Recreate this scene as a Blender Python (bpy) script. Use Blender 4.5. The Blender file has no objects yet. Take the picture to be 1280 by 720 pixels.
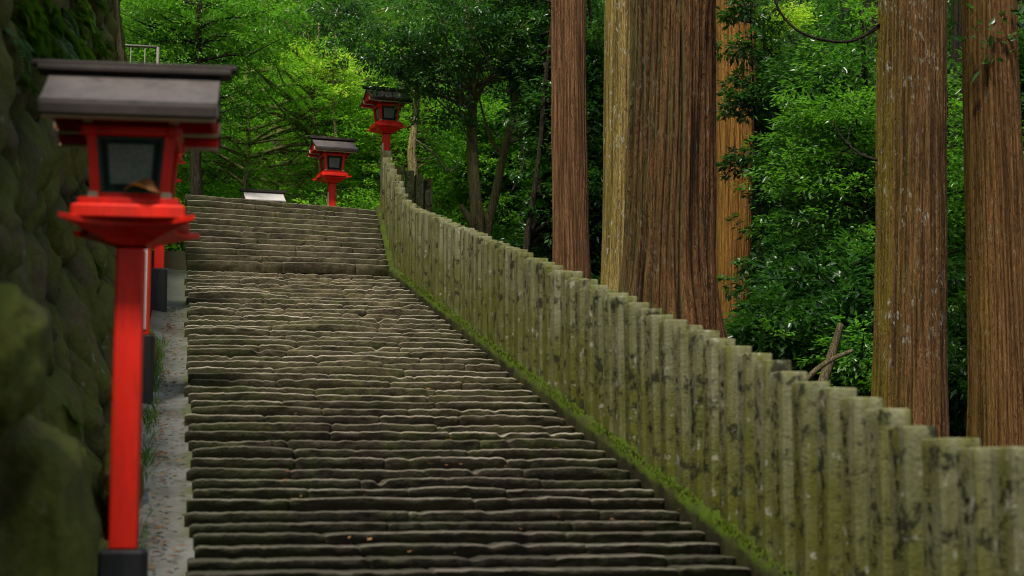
import bpy, math, random
import numpy as np
from mathutils import Vector, Matrix, noise
from math import sin, cos, pi, radians

random.seed(7)
sc = bpy.context.scene
C = sc.collection

# ------------------------------------------------------------------ camera
F_PX = 2078.0
YAW, PITCH = radians(11.37), radians(6.6)
cam_d = bpy.data.cameras.new("camera")
cam = bpy.data.objects.new("camera", cam_d)
C.objects.link(cam)
sc.camera = cam
cam.location = (0, 0, 0)
cam.rotation_euler = (radians(90) + PITCH, 0, -YAW)
cam_d.sensor_width = 36.0
cam_d.lens = F_PX / 1280 * 36
cam_d.clip_end = 600
cam_d.dof.use_dof = True
cam_d.dof.focus_distance = 31.0
cam_d.dof.aperture_fstop = 1.9

RT = Vector((cos(YAW), -sin(YAW), 0))
FW = Vector((sin(YAW) * cos(PITCH), cos(YAW) * cos(PITCH), sin(PITCH)))
UP = Vector((-sin(YAW) * sin(PITCH), -cos(YAW) * sin(PITCH), cos(PITCH)))


def at(px, py, Y):
    r = FW * F_PX + RT * (px - 640) + UP * (360 - py)
    return r * (Y / r.y)


# ------------------------------------------------------------------ helpers
def link(name, me, mat=None, parent=None, smooth=False):
    o = bpy.data.objects.new(name, me)
    C.objects.link(o)
    if mat is not None:
        me.materials.clear()
        me.materials.append(mat)
    if parent is not None:
        o.parent = parent
    if smooth:
        me.polygons.foreach_set("use_smooth", [True] * len(me.polygons))
    return o


def empty(name, loc=(0, 0, 0), rz=0.0):
    o = bpy.data.objects.new(name, None)
    o.empty_display_size = 0.2
    C.objects.link(o)
    o.location = loc
    o.rotation_euler = (0, 0, rz)
    return o


def tag(o, label=None, cat=None, group=None, kind=None):
    if label: o["label"] = label
    if cat: o["category"] = cat
    if group: o["group"] = group
    if kind: o["kind"] = kind
    return o


def copy_tree(o, parent=None):
    c = o.copy()
    C.objects.link(c)
    c.parent = parent
    for ch in list(o.children):
        copy_tree(ch, c)
    return c


class MB:
    """collects shapes that become one mesh"""
    def __init__(self):
        self.v, self.f = [], []

    def add(self, vs, fs):
        n = len(self.v)
        self.v += [tuple(p) for p in vs]
        self.f += [tuple(i + n for i in f) for f in fs]
        return self

    def box(self, c, s, bevel=0.0, rot=None):
        cx, cy, cz = c
        hx, hy, hz = s[0] / 2, s[1] / 2, s[2] / 2
        b = min(bevel, hx * .45, hy * .45, hz * .45)
        vs, fs = [], []
        if b <= 0:
            for z in (-hz, hz):
                for (x, y) in ((-hx, -hy), (hx, -hy), (hx, hy), (-hx, hy)):
                    vs.append((x, y, z))
            fs = [(3, 2, 1, 0), (4, 5, 6, 7)] + [(i, (i + 1) % 4, 4 + (i + 1) % 4, 4 + i) for i in range(4)]
        else:
            rings = [(-hz, b), (-hz + b, 0), (hz - b, 0), (hz, b)]
            for z, k in rings:
                x, y = hx - k, hy - k
                e = b if k == 0 else b * .6
                vs += [(-x + e, -y, z), (x - e, -y, z), (x, -y + e, z), (x, y - e, z), (x - e, y, z), (-x + e, y, z), (-x, y - e, z), (-x, -y + e, z)]
            for r in range(3):
                for i in range(8):
                    fs.append((r * 8 + i, r * 8 + (i + 1) % 8, r * 8 + 8 + (i + 1) % 8, r * 8 + 8 + i))
            fs.append(tuple(range(7, -1, -1)))
            fs.append(tuple(range(24, 32)))
        if rot is not None:
            vs = [rot @ Vector(p) for p in vs]
        vs = [(p[0] + cx, p[1] + cy, p[2] + cz) for p in vs]
        return self.add(vs, fs)

    def prism(self, quad_bottom, quad_top):
        vs = list(quad_bottom) + list(quad_top)
        n = len(quad_bottom)
        fs = [tuple(range(n - 1, -1, -1)), tuple(range(n, 2 * n))]
        fs += [(i, (i + 1) % n, n + (i + 1) % n, n + i) for i in range(n)]
        return self.add(vs, fs)

    def tube(self, pts, radii, seg=8, wob=0.0, cap=True):
        pts = [Vector(p) for p in pts]
        n = len(pts)
        vs, fs = [], []
        for i, p in enumerate(pts):
            d = (pts[min(i + 1, n - 1)] - pts[max(i - 1, 0)])
            d.normalize()
            a = d.cross(Vector((0.31, 1, 0.17)))
            a.normalize()
            b = d.cross(a)
            for k in range(seg):
                t = 2 * pi * k / seg
                r = radii[i]
                if wob:
                    r *= 1 + wob * noise.noise(Vector((cos(t) * 1.7 + p.x, sin(t) * 1.7 + p.y, p.z * 1.3)))
                vs.append(p + (a * cos(t) + b * sin(t)) * r)
        for i in range(n - 1):
            for k in range(seg):
                fs.append((i * seg + k, i * seg + (k + 1) % seg, (i + 1) * seg + (k + 1) % seg, (i + 1) * seg + k))
        if cap:
            fs.append(tuple(range(seg - 1, -1, -1)))
            fs.append(tuple((n - 1) * seg + k for k in range(seg)))
        return self.add(vs, fs)

    def mesh(self, name):
        me = bpy.data.meshes.new(name)
        me.from_pydata(self.v, [], self.f)
        me.update()
        return me

    def build(self, name, mat, parent=None, smooth=False):
        return link(name, self.mesh(name), mat, parent, smooth)


def smoothstep(a, b, x):
    t = min(1, max(0, (x - a) / (b - a)))
    return t * t * (3 - 2 * t)


def lerp_path(pts, n):
    """resample a control polyline with Catmull-Rom"""
    P = [Vector(p) for p in pts]
    P = [P[0] * 2 - P[1]] + P + [P[-1] * 2 - P[-2]]
    out = []
    m = len(P) - 3
    for i in range(n):
        t = i / (n - 1) * m
        k = min(int(t), m - 1)
        u = t - k
        a, b, c, d = P[k:k + 4]
        out.append(0.5 * ((2 * b) + (c - a) * u + (2 * a - 5 * b + 4 * c - d) * u * u + (3 * b - a - 3 * c + d) * u ** 3))
    return out


# ------------------------------------------------------------------ node materials
class NM:
    def __init__(self, name):
        self.m = bpy.data.materials.new(name)
        self.m.use_nodes = True
        self.t = self.m.node_tree
        self.t.nodes.clear()
        self.out = self.n("ShaderNodeOutputMaterial")
        self.tc = None

    def n(self, typ, **kw):
        nd = self.t.nodes.new(typ)
        for k, v in kw.items():
            setattr(nd, k, v)
        return nd

    def set(self, nd, key, val):
        s = nd.inputs[key]
        if isinstance(val, bpy.types.NodeSocket):
            self.t.links.new(val, s)
        else:
            if s.type == 'RGBA' and len(val) == 3:
                val = (*val, 1)
            s.default_value = val
        return nd

    def coord(self, which="Object", scale=(1, 1, 1), loc=(0, 0, 0)):
        if self.tc is None:
            self.tc = self.n("ShaderNodeTexCoord")
        mp = self.n("ShaderNodeMapping")
        self.set(mp, "Vector", self.tc.outputs[which])
        mp.inputs["Scale"].default_value = scale
        self.set(mp, "Location", loc)
        return mp.outputs[0]

    def noise(self, vec, scale=1.0, detail=4.0, rough=.55, dist=0.0):
        nd = self.n("ShaderNodeTexNoise")
        self.set(nd, "Vector", vec)
        nd.inputs["Scale"].default_value = scale
        nd.inputs["Detail"].default_value = detail
        nd.inputs["Roughness"].default_value = rough
        nd.inputs["Distortion"].default_value = dist
        return nd.outputs["Fac"]

    def vor(self, vec, scale=1.0, feature='F1'):
        nd = self.n("ShaderNodeTexVoronoi", feature=feature)
        self.set(nd, "Vector", vec)
        nd.inputs["Scale"].default_value = scale
        return nd.outputs["Distance"]

    def ramp(self, fac, stops):
        nd = self.n("ShaderNodeValToRGB")
        e = nd.color_ramp.elements
        while len(e) < len(stops):
            e.new(.5)
        for el, (p, c) in zip(e, stops):
            el.position = p
            el.color = (c, c, c, 1) if isinstance(c, (int, float)) else (*c, 1)
        self.set(nd, "Fac", fac)
        return nd.outputs["Color"]

    def mix(self, fac, a, b, mode='MIX'):
        nd = self.n("ShaderNodeMix", data_type='RGBA', blend_type=mode)
        fa, ia, ib = nd.inputs[0], nd.inputs[6], nd.inputs[7]
        for s, v in ((fa, fac), (ia, a), (ib, b)):
            if isinstance(v, bpy.types.NodeSocket):
                self.t.links.new(v, s)
            elif s.type == 'RGBA':
                s.default_value = (*v, 1) if len(v) == 3 else v
            else:
                s.default_value = v
        return nd.outputs[2]

    def math(self, op, a, b=0.0, clamp=False):
        nd = self.n("ShaderNodeMath", operation=op, use_clamp=clamp)
        for s, v in zip(nd.inputs, (a, b)):
            if isinstance(v, bpy.types.NodeSocket):
                self.t.links.new(v, s)
            else:
                s.default_value = v
        return nd.outputs[0]

    def attr(self, name):
        nd = self.n("ShaderNodeAttribute", attribute_name=name)
        return nd.outputs["Fac"]

    def sep(self, vec):
        nd = self.n("ShaderNodeSeparateXYZ")
        self.t.links.new(vec, nd.inputs[0])
        return nd.outputs

    def bump(self, h, strength=.5, dist=.02):
        nd = self.n("ShaderNodeBump")
        self.set(nd, "Height", h)
        nd.inputs["Strength"].default_value = strength
        nd.inputs["Distance"].default_value = dist
        return nd.outputs[0]

    def principled(self, color, rough=.8, spec=.3, normal=None, metal=0.0, coat=0.0):
        p = self.n("ShaderNodeBsdfPrincipled")
        self.set(p, "Base Color", color)
        self.set(p, "Roughness", rough)
        p.inputs["Specular IOR Level"].default_value = spec
        p.inputs["Metallic"].default_value = metal
        p.inputs["Coat Weight"].default_value = coat
        if normal is not None:
            self.set(p, "Normal", normal)
        self.t.links.new(p.outputs[0], self.out.inputs[0])
        return p


def obj_rand(N):
    return N.n("ShaderNodeObjectInfo").outputs["Random"]


def isl_rand(N):
    return N.n("ShaderNodeNewGeometry").outputs["Random Per Island"]


def m_step():
    N = NM("mossy_step_stone")
    v = N.coord()
    big = N.noise(v, .55, 4, .6)
    mid = N.noise(v, 3.2, 6, .65)
    fine = N.noise(v, 26, 5, .7)
    isl = isl_rand(N)
    c = N.mix(isl, (.016, .011, .006), (.045, .032, .020))
    c = N.mix(N.ramp(fine, [(.35, 0), (.7, .6)]), c, (.052, .038, .022))
    moss = N.math('MULTIPLY', N.ramp(mid, [(.44, 0), (.56, 1)]), N.ramp(big, [(.38, .05), (.56, 1)]))
    c = N.mix(N.math('MULTIPLY', moss, .92), c, N.mix(fine, (.020, .030, .005), (.095, .105, .024)))
    # pale lichen, plus the brighter light mid-flight and above painted into the stone
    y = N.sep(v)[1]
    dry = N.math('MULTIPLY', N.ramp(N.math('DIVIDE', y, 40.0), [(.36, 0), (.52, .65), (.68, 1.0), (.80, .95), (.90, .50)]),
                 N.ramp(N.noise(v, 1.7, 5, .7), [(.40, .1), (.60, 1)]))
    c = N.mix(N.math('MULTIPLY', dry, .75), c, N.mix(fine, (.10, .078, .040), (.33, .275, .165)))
    xx = N.sep(v)[0]
    marg = N.math('MULTIPLY', N.ramp(N.math('DIVIDE', xx, 4.2), [(.06, 1), (.28, 0), (.80, 0), (.96, 1)]), N.ramp(N.noise(v, 1.1, 5, .65), [(.34, .25), (.56, 1)]))  # mossy margins, darkened with painted shade for contrast across the flight
    c = N.mix(N.math('MULTIPLY', marg, .8), c, N.mix(fine, (.010, .014, .003), (.060, .066, .014)))
    wear_rimlight = N.math('MULTIPLY', N.attr("wear_rimlight"), N.ramp(N.noise(v, 1.9, 6, .75), [(.34, .12), (.58, .95)]))  # worn edges, with the light caught along the nosings painted in
    wear_rimlight = N.math('MULTIPLY', wear_rimlight, N.ramp(N.math('DIVIDE', y, 40.0), [(.22, .45), (.42, .9), (.80, 1), (.88, .75)]))
    c = N.mix(wear_rimlight, c, N.mix(isl, (.30, .26, .19), (.50, .44, .36)))
    c = N.mix(N.ramp(N.math('DIVIDE', y, 40.0), [(.25, .66), (.46, 0)]), c, (.006, .006, .003))  # shade over the lower flight painted into the stone colour
    bmp = N.bump(N.math('ADD', N.math('MULTIPLY', mid, 1.2), N.math('MULTIPLY', fine, .6)), .9, .03)
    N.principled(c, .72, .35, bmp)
    return N.m


def m_rockwall():
    N = NM("mossy_rock")
    v = N.coord()
    mid = N.noise(v, 1.6, 7, .65)
    fine = N.noise(v, 14, 6, .7)
    c = N.mix(fine, (.034, .026, .014), (.22, .17, .095))
    g = N.ramp(mid, [(.36, 0), (.52, 1)])
    c = N.mix(N.math('MULTIPLY', g, .92), c, N.mix(fine, (.040, .055, .007), (.20, .215, .024)))
    c = N.mix(N.attr("crev"), c, (.006, .005, .004))
    nz = N.sep(N.n("ShaderNodeNewGeometry").outputs["Normal"])[2]
    c = N.mix(N.math('MULTIPLY', N.ramp(nz, [(.45, 0), (.85, 1)]), .6), c, (.075, .115, .010))
    c = N.mix(N.ramp(N.noise(v, 3.1, 3, .6), [(.66, 0), (.72, .7)]), c, (.30, .29, .22))
    N.principled(c, .85, .25, N.bump(N.math('ADD', mid, fine), 1.0, .05))
    return N.m


def m_picket():
    N = NM("weathered_granite")
    v = N.coord()
    r = obj_rand(N)
    off = N.n("ShaderNodeCombineXYZ")
    N.set(off, "X", N.math('MULTIPLY', r, 37.0))
    N.set(off, "Y", N.math('MULTIPLY', r, 91.0))
    va = N.n("ShaderNodeVectorMath", operation='ADD')
    N.t.links.new(v, va.inputs[0])
    N.t.links.new(off.outputs[0], va.inputs[1])
    w = va.outputs[0]
    st = N.n("ShaderNodeMapping")
    N.set(st, "Vector", w)
    st.inputs["Scale"].default_value = (9, 9, .8)
    streak = N.noise(st.outputs[0], 1.0, 5, .6)
    blot = N.noise(w, 3.4, 6, .65)
    fine = N.noise(w, 40, 4, .7)
    z = N.sep(v)[2]
    c = N.mix(fine, (.105, .105, .054), (.32, .31, .20))
    c = N.mix(N.math('MULTIPLY', r, .5), c, (.080, .085, .038))
    c = N.mix(N.ramp(streak, [(.42, 0), (.62, .85)]), c, (.095, .098, .008))
    low = N.ramp(z, [(.15, 1), (.75, .7), (1.05, .15)])
    c = N.mix(N.math('MULTIPLY', low, N.ramp(blot, [(.30, .35), (.58, 1)])), c, N.mix(fine, (.032, .040, .004), (.140, .142, .012)))
    c = N.mix(N.ramp(N.noise(w, 5.5, 5, .7), [(.54, 0), (.62, .9)]), c, (.014, .015, .007))
    c = N.mix(N.ramp(N.noise(w, 9, 3, .6), [(.62, 0), (.70, .6)]), c, (.36, .36, .30))
    N.principled(c, .85, .2, N.bump(N.math('ADD', fine, N.math('MULTIPLY', blot, 2.0)), .7, .012))
    return N.m


def m_moss(name="moss", a=(.045, .085, .006), b=(.17, .24, .016)):
    N = NM(name)
    v = N.coord()
    f = N.noise(v, 30, 6, .75)
    g = N.noise(v, 2.2, 5, .65)
    c = N.mix(f, a, b)
    c = N.mix(N.ramp(g, [(.56, 0), (.68, .85)]), c, (.09, .08, .045))
    N.principled(c, .95, .1, N.bump(f, 1.0, .02))
    return N.m


def m_concrete():
    N = NM("wet_channel_concrete")
    v = N.coord()
    f = N.noise(v, 22, 6, .7)
    g = N.noise(v, 1.3, 5, .6)
    c = N.mix(f, (.085, .085, .078), (.26, .26, .245))
    c = N.mix(N.ramp(g, [(.40, 0), (.62, .85)]), c, (.060, .058, .042))
    c = N.mix(N.ramp(N.noise(v, 9, 5, .75), [(.58, 0), (.72, .5)]), c, (.05, .045, .03))
    y = N.sep(v)[1]
    c = N.mix(N.ramp(N.math('DIVIDE', y, 40.0), [(.50, 0), (.70, .75)]), c, (.075, .075, .055))
    x = N.sep(v)[0]
    c = N.mix(N.math('MULTIPLY', N.ramp(x, [(.02, 0), (.10, 1)]), N.ramp(g, [(.45, 0), (.6, .9)])), c, (.06, .075, .015))
    N.principled(c, N.ramp(g, [(.35, .25), (.6, .75)]), .5, N.bump(f, .5, .01))
    return N.m


def m_ground():
    N = NM("forest_soil")
    v = N.coord()
    f = N.noise(v, 6, 8, .75)
    g = N.noise(v, .6, 5, .6)
    c = N.mix(f, (.012, .010, .006), (.060, .046, .026))
    c = N.mix(N.ramp(g, [(.4, 0), (.62, .8)]), c, (.025, .045, .010))
    N.principled(c, .95, .1, N.bump(f, 1.0, .08))
    return N.m


def m_bark(name, c1, c2, moss=(.10, .10, .012), moss_amt=.6, moss_dir=-1, lichen=.0, dark=.05, freq=26, m0=.45, edge_amt=.38, fur_amt=.72):
    N = NM(name)
    v = N.coord(scale=(freq, freq, freq * .035))
    v2 = N.coord()
    s = N.noise(v, 1.0, 6, .65, .4)
    s2 = N.noise(N.coord(scale=(70, 70, 3.0)), 1.0, 5, .7)
    g = N.noise(v2, 1.1, 5, .6)
    c = N.mix(N.ramp(s, [(.40, 0), (.60, 1)]), c1, c2)
    c = N.mix(N.ramp(s2, [(.36, .6), (.54, 0)]), c, tuple(x * .35 for x in c1))
    c = N.mix(N.ramp(s2, [(.60, 0), (.78, .5)]), c, tuple(min(.6, x * 1.7 + .03) for x in c2))
    wv = N.n("ShaderNodeVectorMath", operation='ADD')
    N.t.links.new(N.coord(scale=(freq * .62, freq * .62, freq * .032)), wv.inputs[0])
    wn = N.n("ShaderNodeTexNoise")
    N.set(wn, "Vector", v2)
    wn.inputs["Scale"].default_value = 5.0
    ws = N.n("ShaderNodeVectorMath", operation='SCALE')
    N.t.links.new(wn.outputs["Color"], ws.inputs[0])
    ws.inputs["Scale"].default_value = .9
    N.t.links.new(ws.outputs[0], wv.inputs[1])
    vo = N.n("ShaderNodeTexVoronoi", feature='DISTANCE_TO_EDGE')
    N.set(vo, "Vector", wv.outputs[0])
    vc = N.n("ShaderNodeTexVoronoi", feature='F1')
    N.set(vc, "Vector", wv.outputs[0])
    cellv = N.sep(vc.outputs["Color"])[0]
    edge = N.ramp(vo.outputs["Distance"], [(.0, 1), (.075, 0)])
    c = N.mix(N.math('MULTIPLY', cellv, .35), c, tuple(min(.7, x * 1.35 + .02) for x in c2))
    c = N.mix(N.math('MULTIPLY', edge, edge_amt), c, tuple(x * .25 for x in c1))
    nx = N.sep(N.n("ShaderNodeNewGeometry").outputs["Normal"])[0]
    side = N.ramp(N.math('MULTIPLY', nx, float(moss_dir)), [(m0, 0), (.95, 1)])
    c = N.mix(N.math('MULTIPLY', N.math('MULTIPLY', side, N.ramp(g, [(.34, .25), (.56, 1)])), moss_amt), c, moss)
    c = N.mix(N.ramp(N.attr("crev"), [(.15, 0), (.75, fur_amt)]), c, tuple(x * .16 for x in c1))
    if lichen > 0:
        L = N.noise(N.coord(scale=(15, 15, 6)), 1.0, 5, .75)
        big = N.noise(v2, .8, 2, .5)
        c = N.mix(N.math('MULTIPLY', N.ramp(L, [(.58, 0), (.63, .8)]), N.math('MULTIPLY', N.ramp(big, [(.42, 0), (.58, 1)]), lichen)), c, (.48, .50, .42))
    N.principled(c, .9, .15, N.bump(N.math('ADD', N.math('ADD', s, N.math('MULTIPLY', s2, .7)), N.math('MULTIPLY', N.math('SUBTRACT', cellv, edge), .8)), 1.0, .05))
    return N.m


def m_leaf(name, dark, light, bright, trans=.35, rough=.32, spec=.5, tint=(.05, .11, .015)):
    N = NM(name)
    isl = isl_rand(N)
    orr = obj_rand(N)
    g = N.noise(N.coord("Object"), .9, 3, .6)
    c = N.mix(N.ramp(isl, [(.15, 0), (.85, 1)]), dark, light)
    c = N.mix(N.ramp(g, [(.42, 0), (.66, .85)]), c, bright)
    c = N.mix(N.math('MULTIPLY', orr, .4), c, tint)
    p = N.n("ShaderNodeBsdfPrincipled")
    N.set(p, "Base Color", c)
    p.inputs["Roughness"].default_value = rough
    p.inputs["Specular IOR Level"].default_value = spec
    t = N.n("ShaderNodeBsdfTranslucent")
    N.set(t, "Color", N.mix(1.0, c, (1.3, 1.5, .6), 'MULTIPLY'))
    mx = N.n("ShaderNodeMixShader")
    mx.inputs[0].default_value = trans
    N.t.links.new(p.outputs[0], mx.inputs[1])
    N.t.links.new(t.outputs[0], mx.inputs[2])
    N.t.links.new(mx.outputs[0], N.out.inputs[0])
    return N.m


def m_paint(name, col, rough=.45, spec=.4, var=.25, dirt=(.10, .02, .01), streak=True):
    N = NM(name)
    v = N.coord()
    g = N.noise(N.coord(scale=(6, 6, 1.1)) if streak else v, 1.5, 6, .65)
    f = N.noise(v, 45, 4, .6)
    c = N.mix(N.math('MULTIPLY', N.ramp(g, [(.45, 0), (.72, 1)]), var), col, dirt)
    N.principled(c, N.ramp(f, [(.3, rough - .08), (.7, rough + .12)]), spec, N.bump(f, .12, .004))
    return N.m


def m_glass():
    N = NM("lantern_glass")
    p = N.principled((.012, .030, .022), .08, .6)
    return N.m


M = dict(
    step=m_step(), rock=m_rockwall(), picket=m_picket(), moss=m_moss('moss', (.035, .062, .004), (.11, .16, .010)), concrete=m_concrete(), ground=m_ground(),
    red=m_paint("vermilion_paint", (.88, .020, .006), .42, .35, .75, (.36, .016, .008)),
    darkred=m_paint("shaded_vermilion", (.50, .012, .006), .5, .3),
    black=m_paint("black_base_paint", (.014, .015, .018), .6, .3, .4, (.05, .05, .045)),
    roofm=m_paint("copper_grey_roof", (.105, .088, .086), .45, .4, .8, (.045, .040, .036)),
    roofdark=m_paint("dark_roof_trim", (.028, .020, .018), .6, .3, .3, (.08, .06, .05)),
    cream=m_paint("cream_end_paint", (.55, .49, .33), .6, .3, .3, (.3, .25, .15)),
    white=m_paint("white_plate", (.60, .60, .56), .5, .3, .12, (.5, .48, .42)),
    glass=m_glass(),
    paper=m_paint("lamp_paper", (.15, .185, .155), .25, .5, .8, (.05, .08, .065), False),
    sash=m_paint("green_sash", (.012, .050, .036), .4, .4, .2, (.01, .02, .015)),
    metal=m_paint("grey_metal", (.15, .135, .12), .6, .4, .4, (.2, .15, .1)),
    ink=m_paint("carved_ink", (.012, .012, .008), .9, .1, .1, (.02, .02, .015)),
    bark1=m_bark("bark_reddish", (.20, .088, .036), (.43, .215, .098), moss_amt=.15, freq=30),
    bark2=m_bark("bark_lichened", (.22, .135, .035), (.54, .375, .13), moss=(.34, .27, .03), moss_amt=.6, lichen=1.6, freq=24),
    bark3=m_bark("bark_furrowed", (.085, .036, .012), (.25, .112, .040), moss=(.125, .125, .035), moss_amt=.95, lichen=.35, freq=18, m0=.28, edge_amt=.6, fur_amt=.92),
    bark4=m_bark("bark_orange", (.30, .11, .022), (.64, .29, .06), moss=(.2, .15, .02), moss_amt=.4, freq=26),
    bark5=m_bark("bark_brown_lichen", (.115, .055, .019), (.28, .140, .050), moss=(.22, .18, .012), moss_amt=.85, lichen=1.0, freq=26),
    bark6=m_bark("bark_orange_brown", (.165, .074, .024), (.34, .165, .055), moss=(.20, .14, .012), moss_amt=.6, lichen=.3, freq=26),
    barkd=m_bark("bark_dark", (.016, .012, .008), (.055, .042, .026), moss=(.04, .045, .008), moss_amt=.5, freq=14),
    barkm=m_bark("bark_mossy", (.20, .16, .07), (.46, .38, .19), moss=(.38, .34, .07), moss_amt=.8, lichen=.3, freq=14),
    barkl=m_bark("bark_pale", (.17, .14, .09), (.38, .33, .24), moss=(.14, .12, .03), moss_amt=.3, lichen=.8, freq=12),
    wood=m_bark("bare_wood", (.11, .085, .045), (.25, .20, .11), moss=(.10, .10, .02), moss_amt=.5, freq=20),
    leafd=m_leaf("leaf_dark_glossy", (.009, .040, .011), (.032, .108, .023), (.085, .225, .033), .38, .30, .7, (.02, .06, .015)),
    leafm=m_leaf("leaf_mid", (.030, .115, .012), (.095, .275, .028), (.21, .46, .040), .46, .34, .7),
    leafl=m_leaf("leaf_light", (.050, .175, .012), (.16, .40, .026), (.30, .56, .04), .50, .36, .7, (.06, .17, .02)),
    leafy=m_leaf("leaf_sunlit", (.16, .36, .03), (.32, .52, .06), (.5, .62, .14), .55, .5, .3, (.6, .65, .10)),
    fern=m_leaf("fern_frond", (.030, .085, .008), (.070, .165, .014), (.12, .22, .02), .4, .5, .3),
    dry=m_leaf("dry_leaf_and_reflection", (.10, .035, .012), (.24, .11, .035), (.30, .18, .07), .2, .6, .2, (.2, .08, .03)),
)


# ------------------------------------------------------------------ ground shape
SL, Z0 = .223, -3.17
YB, YM, YT = 8.9, 32.6, 35.0      # foot of the flight, foot of the upper flight, crest


def plane(y):
    return Z0 + SL * y


LAND = plane(YB) - .07
ZM = plane(YM)
ZT = 5.80


def height(x, y):
    yy = min(max(y, YB), 34.0)
    base = plane(yy)
    # right of the fence
    rt = base - .40 - .24 * min(max(x - 4.3, 0), 7.0)
    if y > 34: rt += smoothstep(34, 37, y) * .35
    # corridor under the stairs, kept well below them
    mid = base - .6
    if y > YM: mid = ZM - .6 + smoothstep(YM, YT, y) * .9
    if y > 34.6: mid = 4.7 - .7 * smoothstep(35.2, 37.5, y)
    lf = base + 5.9 + .45 * min(-x - 1.8, 20) if x < -1.8 else base + 5.9
    if x < -1.8:
        h = lf * (1 - smoothstep(37, 43, y)) + (5.0 - .1 * x) * smoothstep(37, 43, y)
    elif x < -1.35:
        t = (x + 1.8) / .45
        h = lf * (1 - t) + mid * t
        if y > 36.5: h = lf * (1 - t) * (1 - smoothstep(37, 43, y)) + mid * t + (1 - t) * 5.0 * smoothstep(37, 43, y)
    elif x < 4.4:
        h = mid
    else:
        t = smoothstep(4.4, 4.9, x)
        h = mid * (1 - t) + rt * t
    if y > 44:
        h += (y - 44) * .52 * smoothstep(44, 52, y)
    h += .25 * noise.noise(Vector((x * .22, y * .22, 1.3))) * (1 if (x < -1.5 or x > 5 or y > 38) else .0)
    return h


def build_ground():
    xs = list(np.arange(-70, -6, 4.0)) + list(np.arange(-6, -2, .8)) + list(np.arange(-2, 6, .25)) + list(np.arange(6, 22, 1.0)) + list(np.arange(22, 90, 4.0))
    ys = list(np.arange(-14, 6, 2.0)) + list(np.arange(6, 46, .7)) + list(np.arange(46, 150, 4.0))
    V = []
    for y in ys:
        for x in xs:
            if y < 8.6 and x > -.45:
                h = LAND - .15 if x < 9 else LAND - .15 - .2 * min(x - 9, 10)
                if y > 7.5: h -= .25
            else:
                h = height(x, y)
            V.append((x, y, h))
    nx = len(xs)
    Fs = [(j * nx + i, j * nx + i + 1, (j + 1) * nx + i + 1, (j + 1) * nx + i) for j in range(len(ys) - 1) for i in range(nx - 1)]
    me = bpy.data.meshes.new("ground")
    me.from_pydata(V, [], Fs)
    return tag(link("ground", me, M['ground'], None, True), "dark forest soil under the trees", kind="structure")


build_ground()

# ------------------------------------------------------------------ stairs
stair = empty("stone_staircase", (2.1, YB, LAND))
tag(stair, "long mossy flight of rough dark stone steps between channel and fence", "staircase", kind="structure")


def step_mesh(y0, run, ztop, rise, x0, x1, seed, rough=1.0, skew=0.0, wid=(.7, 1.9), finish=1.0):
    rnd = random.Random(seed)
    xs = [x0 + rnd.uniform(-.05, .03)]
    while xs[-1] < x1 - .35:
        w = rnd.uniform(*wid)
        nx_ = xs[-1] + w
        xs.append(min(nx_, x1) if nx_ < x1 - .3 else x1)
    xs[-1] = x1
    V, Fs, W = [], [], []
    for a, b in zip(xs[:-1], xs[1:]):
        w = b - a
        n = max(4, int(w / .028))
        tilt = rnd.uniform(-.12, .12) * rise * rough
        chip = rnd.choice([0, 0, 1, 1, 2])
        oz = rnd.uniform(-.07, .06) * rise * rough
        oy = rnd.uniform(-.02, .02) * rough
        arch = max(0, rnd.uniform(-.45, .30)) * rise * rough
        ph = rnd.uniform(0, 50)
        hot = rnd.uniform(.25, 1.0)
        i0 = len(V)
        for i in range(n + 1):
            t = i / n
            x = a + .002 + (w - .004) * t
            e = min(t, 1 - t) * w
            rnd_e = max(0, 1 - e / .035) ** 2
            wz = noise.noise(Vector((x * 4.2, ph, .3))) * .10 * rise * rough + noise.noise(Vector((x * 16, ph, 2.3))) * .08 * rise * rough + noise.noise(Vector((x * 45, ph, 5.3))) * .05 * rise * rough + tilt * (t - .5) - chip * max(0, noise.noise(Vector((x * 5.5, ph, 12.0))) - .34) * .55 * rise
            wy = noise.noise(Vector((x * 3.1, ph, 7.7))) * .035 * rough + noise.noise(Vector((x * 17, ph, 4.1))) * .012 + noise.noise(Vector((x * 40, ph, 6.6))) * .007 + chip * max(0, noise.noise(Vector((x * 5.5, ph, 12.0))) - .34) * .10
            zt = ztop + oz + wz + arch * (1 - (2 * t - 1) ** 2) - rnd_e * .012 * rough + skew * (x - 2.1)
            yf = y0 + oy + wy + rnd_e * .015 * rough
            bul = noise.noise(Vector((x * 6, ph, 9.1))) * .018
            r = .012 + .005 * noise.noise(Vector((x * 5, ph, 3)))
            prof = [(y0 + run + .14, zt - .006, .05), (yf + .10, zt - .002, .3), (yf + 1.1 * r, zt - .0005, .9), (yf + .35 * r, zt - .22 * r, 1.0),
                    (yf, zt - .85 * r, .9), (yf + .001 + .2 * bul, zt - 1.5 * r, .0), (yf + .006 + bul, zt - .45 * rise, .0), (yf + .016 + bul * .5, zt - .75 * rise, 0), (yf + .06, zt - rise * 1.25 - .03, 0)]
            for (py, pz, pw) in prof:
                V.append((x, py, pz))
                W.append(pw * hot * finish)
        m = 9
        for i in range(n):
            for k in range(m - 1):
                p = i0 + i * m + k
                Fs.append((p, p + 1, p + m + 1, p + m))
        Fs.append(tuple(i0 + k for k in range(m - 1, -1, -1)))
        Fs.append(tuple(i0 + n * m + k for k in range(m)))
    me = bpy.data.meshes.new("step")
    me.from_pydata(V, [], Fs)
    at_ = me.attributes.new("wear_rimlight", 'FLOAT', 'POINT')
    at_.data.foreach_set("value", W)
    return me


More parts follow.
